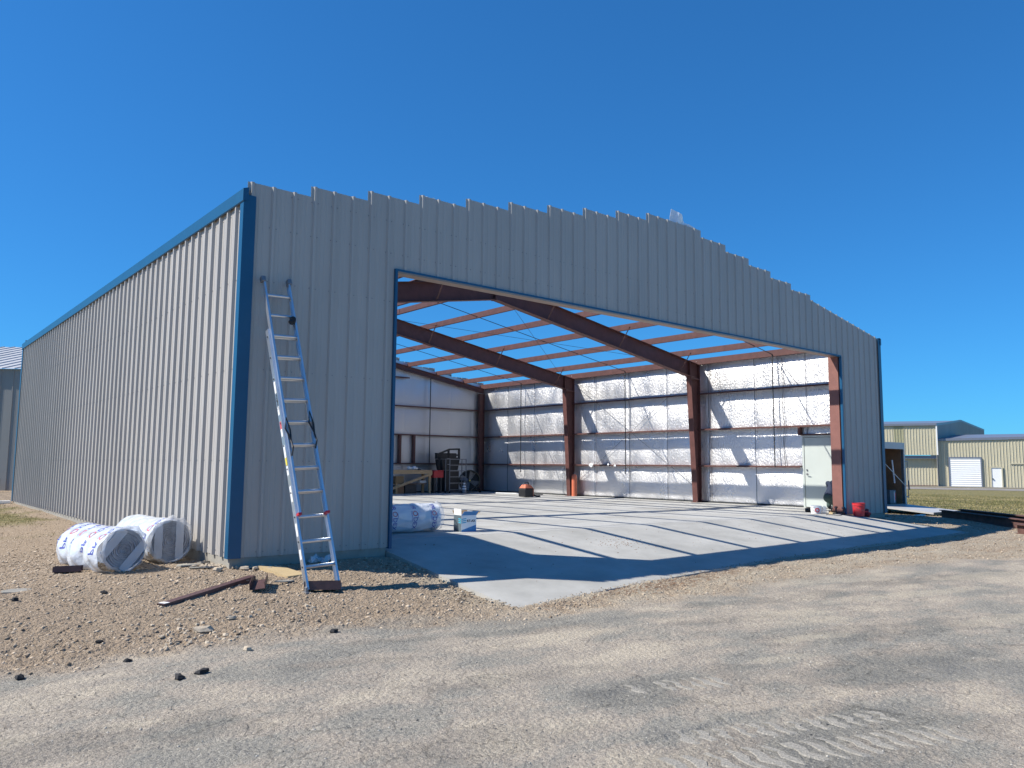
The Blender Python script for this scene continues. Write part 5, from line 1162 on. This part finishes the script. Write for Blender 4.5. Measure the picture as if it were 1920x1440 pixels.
def inset(parent, name, px0, px1, py0, m, frame=None, slats=0, v=-.12):
    a, b = at(px0), at(px1); z1_ = zz((px0+px1)/2, py0)
    mb = MB(); th = .03; n = max(1, slats)
    for k in range(n):
        za, zb_ = Zg+(z1_-Zg)*k/n, Zg+(z1_-Zg)*(k+1)/n
        mb.add([PT(a, v, za), PT(b, v, za), PT(b, v-(.035 if slats else 0), (za+zb_)/2), PT(a, v-(.035 if slats else 0), (za+zb_)/2), PT(b, v, zb_), PT(a, v, zb_)], [(0, 1, 2, 3), (3, 2, 4, 5)])
    o = solid(mb.build(name, m, parent), .02)
    if frame:
        mb = MB(); w_ = .12
        for A_, B_ in (((a-w_, Zg), (a, z1_+w_)), ((b, Zg), (b+w_, z1_+w_)), ((a, z1_), (b, z1_+w_))):
            p_ = PT((A_[0]+B_[0])/2, v-.02, (A_[1]+B_[1])/2); mb.obox(p_, U_*abs(B_[0]-A_[0])/2, V_*.06, (0, 0, abs(B_[1]-A_[1])/2))
        mb.build('frame', frame, o)
    return o
inset(low, 'roll_up_door', 1773, 1830, 859, 'white', 'greyroof', 14)
d1_ = inset(low, 'walk_door', 1849.5, 1868, 877, 'white', 'tan'); d2_ = inset(low, 'walk_door', 1912, 1931, 881, 'white', 'greyroof')
for d_, px in ((d1_, 1851.5), (d2_, 1914)): MB().obox(PT(at(px), -.2, Zg+.95), U_*.07, V_*.05, (0, 0, .05)).build('handle', 'dark', d_)
MB().obox(PT(at(1903), -.1, zz(1903, 869.5)), U_*(at(1920)-at(1886))/2, V_*.04, (0, 0, .05)).build('gutter_pipe', 'tan', low)
tl = thing('tan_hangar', 'tall tan ribbed metal building with dark canopy and grey gable behind', 'building', PT(at(1700), 6, Zg))
a0_, a1_ = at(1600), at(1750, -.6); zc0, zc1 = zz(1652, 857, -.6), zz(1652, 800, -.6)
mb = MB(); house_sheet(mb, PT(a0_, -.6, 0), PT(at(1672, -.6), -.6, 0), zz(1700, 853, -.6), zz(1652, 798, -.6), zz(1672, 798, -.6), -V_, k=1.6, pitch=.3048)
house_sheet(mb, PT(at(1690, -.6), -.6, 0), PT(a1_, -.6, 0), zz(1700, 853, -.6), zz(1690, 798, -.6), zz(1750, 797, -.6), -V_, k=1.6, pitch=.3048); solid(mb.build('upper_wall', 'tan', tl), .005)
mb = MB(); house_sheet(mb, PT(at(1672, -.6), -.6, 0), PT(at(1690, -.6), -.6, 0), zz(1700, 853, -.6), zz(1672, 798, -.6), zz(1690, 798, -.6), -V_, k=1.6, pitch=.3048); solid(mb.build('stained_wall_section', 'tan2', tl), .005)
mb = MB(); house_sheet(mb, PT(a0_, .2, 0), PT(at(1753, .2), .2, 0), Zg, zz(1700, 860, .2), zz(1753, 860, .2), -V_, k=1.6, pitch=.3048); solid(mb.build('sliding_door', 'tan', tl), .005)
mb = MB(); mb.obox(PT((a0_+a1_)/2, -.1, zz(1700, 857, -.2)), U_*(a1_-a0_)/2, V_*.3, (0, 0, .17)); mb.build('door_header', 'greyroof', tl)
MB().obox(PT((a0_+a1_)/2, .1, Zg+.05), U_*(a1_-a0_)/2, V_*.1, (0, 0, .06)).build('door_rail', 'rust', tl)
mb = MB(); zl = zz(1750, 797, -.6)
mb.add([PT(a0_, -.8, zl-.05), PT(a1_+.1, -.8, zl-.05), PT(a1_+.1, -.8, zl+.18), PT(a0_, -.8, zl+.18)], [(0, 1, 2, 3)])
mb.add([PT(a0_, -.8, zl+.18), PT(a1_+.1, -.8, zl+.18), PT(at(1797, 12), 12, zz(1797, 789, 12)), PT(a0_, 12, zz(1797, 789, 12))], [(0, 1, 2, 3)]); solid(mb.build('roof', 'greyroof', tl), .05)
mb = MB(); q0_, q1_, q2_ = PT(a1_, -.6, 0), PT(at(1797, 12), 12, 0), PT(at(1840, 24), 24, 0)
mb.add([(q0_.x, q0_.y, Zg), (q1_.x, q1_.y, Zg), (q1_.x, q1_.y, zz(1797, 789, 12)), (q0_.x, q0_.y, zl+.15)], [(0, 1, 2, 3)]); mb.add([(q1_.x, q1_.y, Zg), (q2_.x, q2_.y, Zg), (q2_.x, q2_.y, zz(1840, 807, 24)), (q1_.x, q1_.y, zz(1797, 789, 12))], [(0, 1, 2, 3)]); solid(mb.build('gable_wall', 'shed', tl), .05)
mb = MB(); z1_, z2_ = zz(1797, 787, 12), zz(1840, 805, 24)
mb.add([(q0_.x, q0_.y, zl+.15), (q1_.x, q1_.y, z1_), (q1_.x, q1_.y, z1_-.25), (q0_.x, q0_.y, zl-.1)], [(0, 1, 2, 3)]).add([(q1_.x, q1_.y, z1_), (q2_.x, q2_.y, z2_), (q2_.x, q2_.y, z2_-.25), (q1_.x, q1_.y, z1_-.25)], [(0, 1, 2, 3)]); solid(mb.build('gable_trim', 'greyroof', tl), .1)
MB().obox(PT(at(1751.5, -.7), -.7, (zl+zz(1700, 853, -.6))/2), U_*.07, V_*.07, (0, 0, (zl-zz(1700, 853, -.6))/2)).build('downpipe', 'white', tl)
# road strip in front of the tan buildings
mb = MB(); 
for (v0, v1, dz, m_) in ((-16, -6, .02, None),):
    n = 40; vs = []
    for i in range(n+1):
        a = at(1560)+(at(2100)-at(1560))*i/n; w = .4*math.sin(i*.7)
        vs += [PT(a, v0+w, Zg+.03), PT(a, v1+w*.5, Zg+.03)]
    mb.add(vs, [(2*i, 2*i+2, 2*i+3, 2*i+1) for i in range(n)])
M['farroad'] = mat('worn_asphalt', (.20, .185, .17), .9, 0, .25, .5, .2, 5, stretch=(1, 1, 1), col2=(.24, .22, .20))
o = mb.build('far_road', 'farroad'); o['kind'] = 'structure'
mb = MB(); mb.add([PT(at(1560), -3.2, Zg+.034), PT(at(2100), -3.2, Zg+.034), PT(at(2100), -.1, Zg+.034), PT(at(1560), -.1, Zg+.034)], [(0, 1, 2, 3)]); o = mb.build('far_pavement', 'farroad'); o['kind'] = 'structure'
# old grey shed behind on the left: roof falls toward the camera
D_ = 33.
def gd(px, py): d = f+r2*((px-960)/1456.42)-u2*((py-720)/1456.42); return Vector(CP)+d*D_
s0, s1 = gd(-260, 917), gd(90, 917); u_ = Vector((s1.x-s0.x, s1.y-s0.y, 0)).normalized(); w_ = Vector((-u_.y, u_.x, 0)); w_ = w_ if w_.y > 0 else -w_
sh = thing('grey_shed', 'old grey metal shed with pale ribbed roof behind the left end of the hangar', 'shed', (s0+s1)/2)
zb_, ze_ = -.15, gd(20, 689).z
mb = MB(); sheet(mb, (s0.x, s0.y, 0), u_, -w_, (s1-s0).length, lambda m_: zb_, lambda a, m_: ze_, k=.8, pitch=.55); solid(mb.build('wall', 'shed', sh), .004)
mb = MB(); L_ = (s1-s0).length; dep = 7.5; dv = Vector((CP[0], CP[1], 0)); dist = ((s0+s1)/2-Vector(CP)).length
zr = CP[2]+(gd(20, 640).z-CP[2])*(dist+dep)/dist; n = int(L_/.55)
a = Vector((s0.x, s0.y, ze_))-w_*.15; e = Vector((0, 0, zr-ze_))+w_*dep
mb.add([a, a+u_*L_, a+u_*L_+e, a+e], [(0, 1, 2, 3)])
nv = u_.cross(e).normalized()
for k in range(n):
    p0 = a+u_*(k*.55+.2); mb.ext([(-.035, 0), (.035, 0), (.018, .04), (-.018, .04)], p0, p0+e, u_, nv)
solid(mb.build('roof', 'shedroof', sh), .003)
mb = MB(); p0 = Vector((s1.x, s1.y, zb_)); mb.add([p0, p0+w_*15, p0+w_*15+Vector((0, 0, ze_-zb_)), p0+w_*dep+Vector((0, 0, zr-zb_)), p0+Vector((0, 0, ze_-zb_))], [(0, 1, 2, 3, 4)]); solid(mb.build('gable_wall', 'shed', sh), .02)
mb = MB(); a2 = a+e; mb.add([a2, a2+u_*L_, a2+u_*L_+w_*dep-Vector((0, 0, zr-ze_)), a2+w_*dep-Vector((0, 0, zr-ze_))], [(0, 1, 2, 3)]); solid(mb.build('roof', 'shedroof', sh), .003)
# dark stacked timbers at the foot of the shed
s2 = gd(8, 922)
for k in range(3):
    c = s2-w_*2+Vector((0, 0, 0)); c.z = gT(c.x, c.y)+.09+.16*k
    mb = MB(); mb.obox(c-u_*1.2, u_*2.2, w_*.14, (0, 0, .07)); single(mb, 'stacked_timber', 'dark', ['bottom dark timber of the stack before the grey shed', 'middle dark timber of the stack before the grey shed', 'top dark timber of the stack before the grey shed'][k], 'timber', 'dark timbers stacked by the shed')
c = Vector((-.25, 18.0, gT(-.3, 18)))
mb = MB(); mb.obox(c+Vector((-.1, 0, .05)), (.22, .05, 0), (0, .12, 0), (0, 0, .04)); single(mb, 'white_scrap', 'white', 'white scrap on the grass at the far end of the left wall', 'scrap')
mb = MB(); mb.bar((-.12, 5.9, gT(-.1, 6)+.03), (-.2, 4.0, gT(-.2, 4)+.02), .05, .03); single(mb, 'white_strip', 'white', 'white metal strip on the ground along the left wall', 'metal strip')
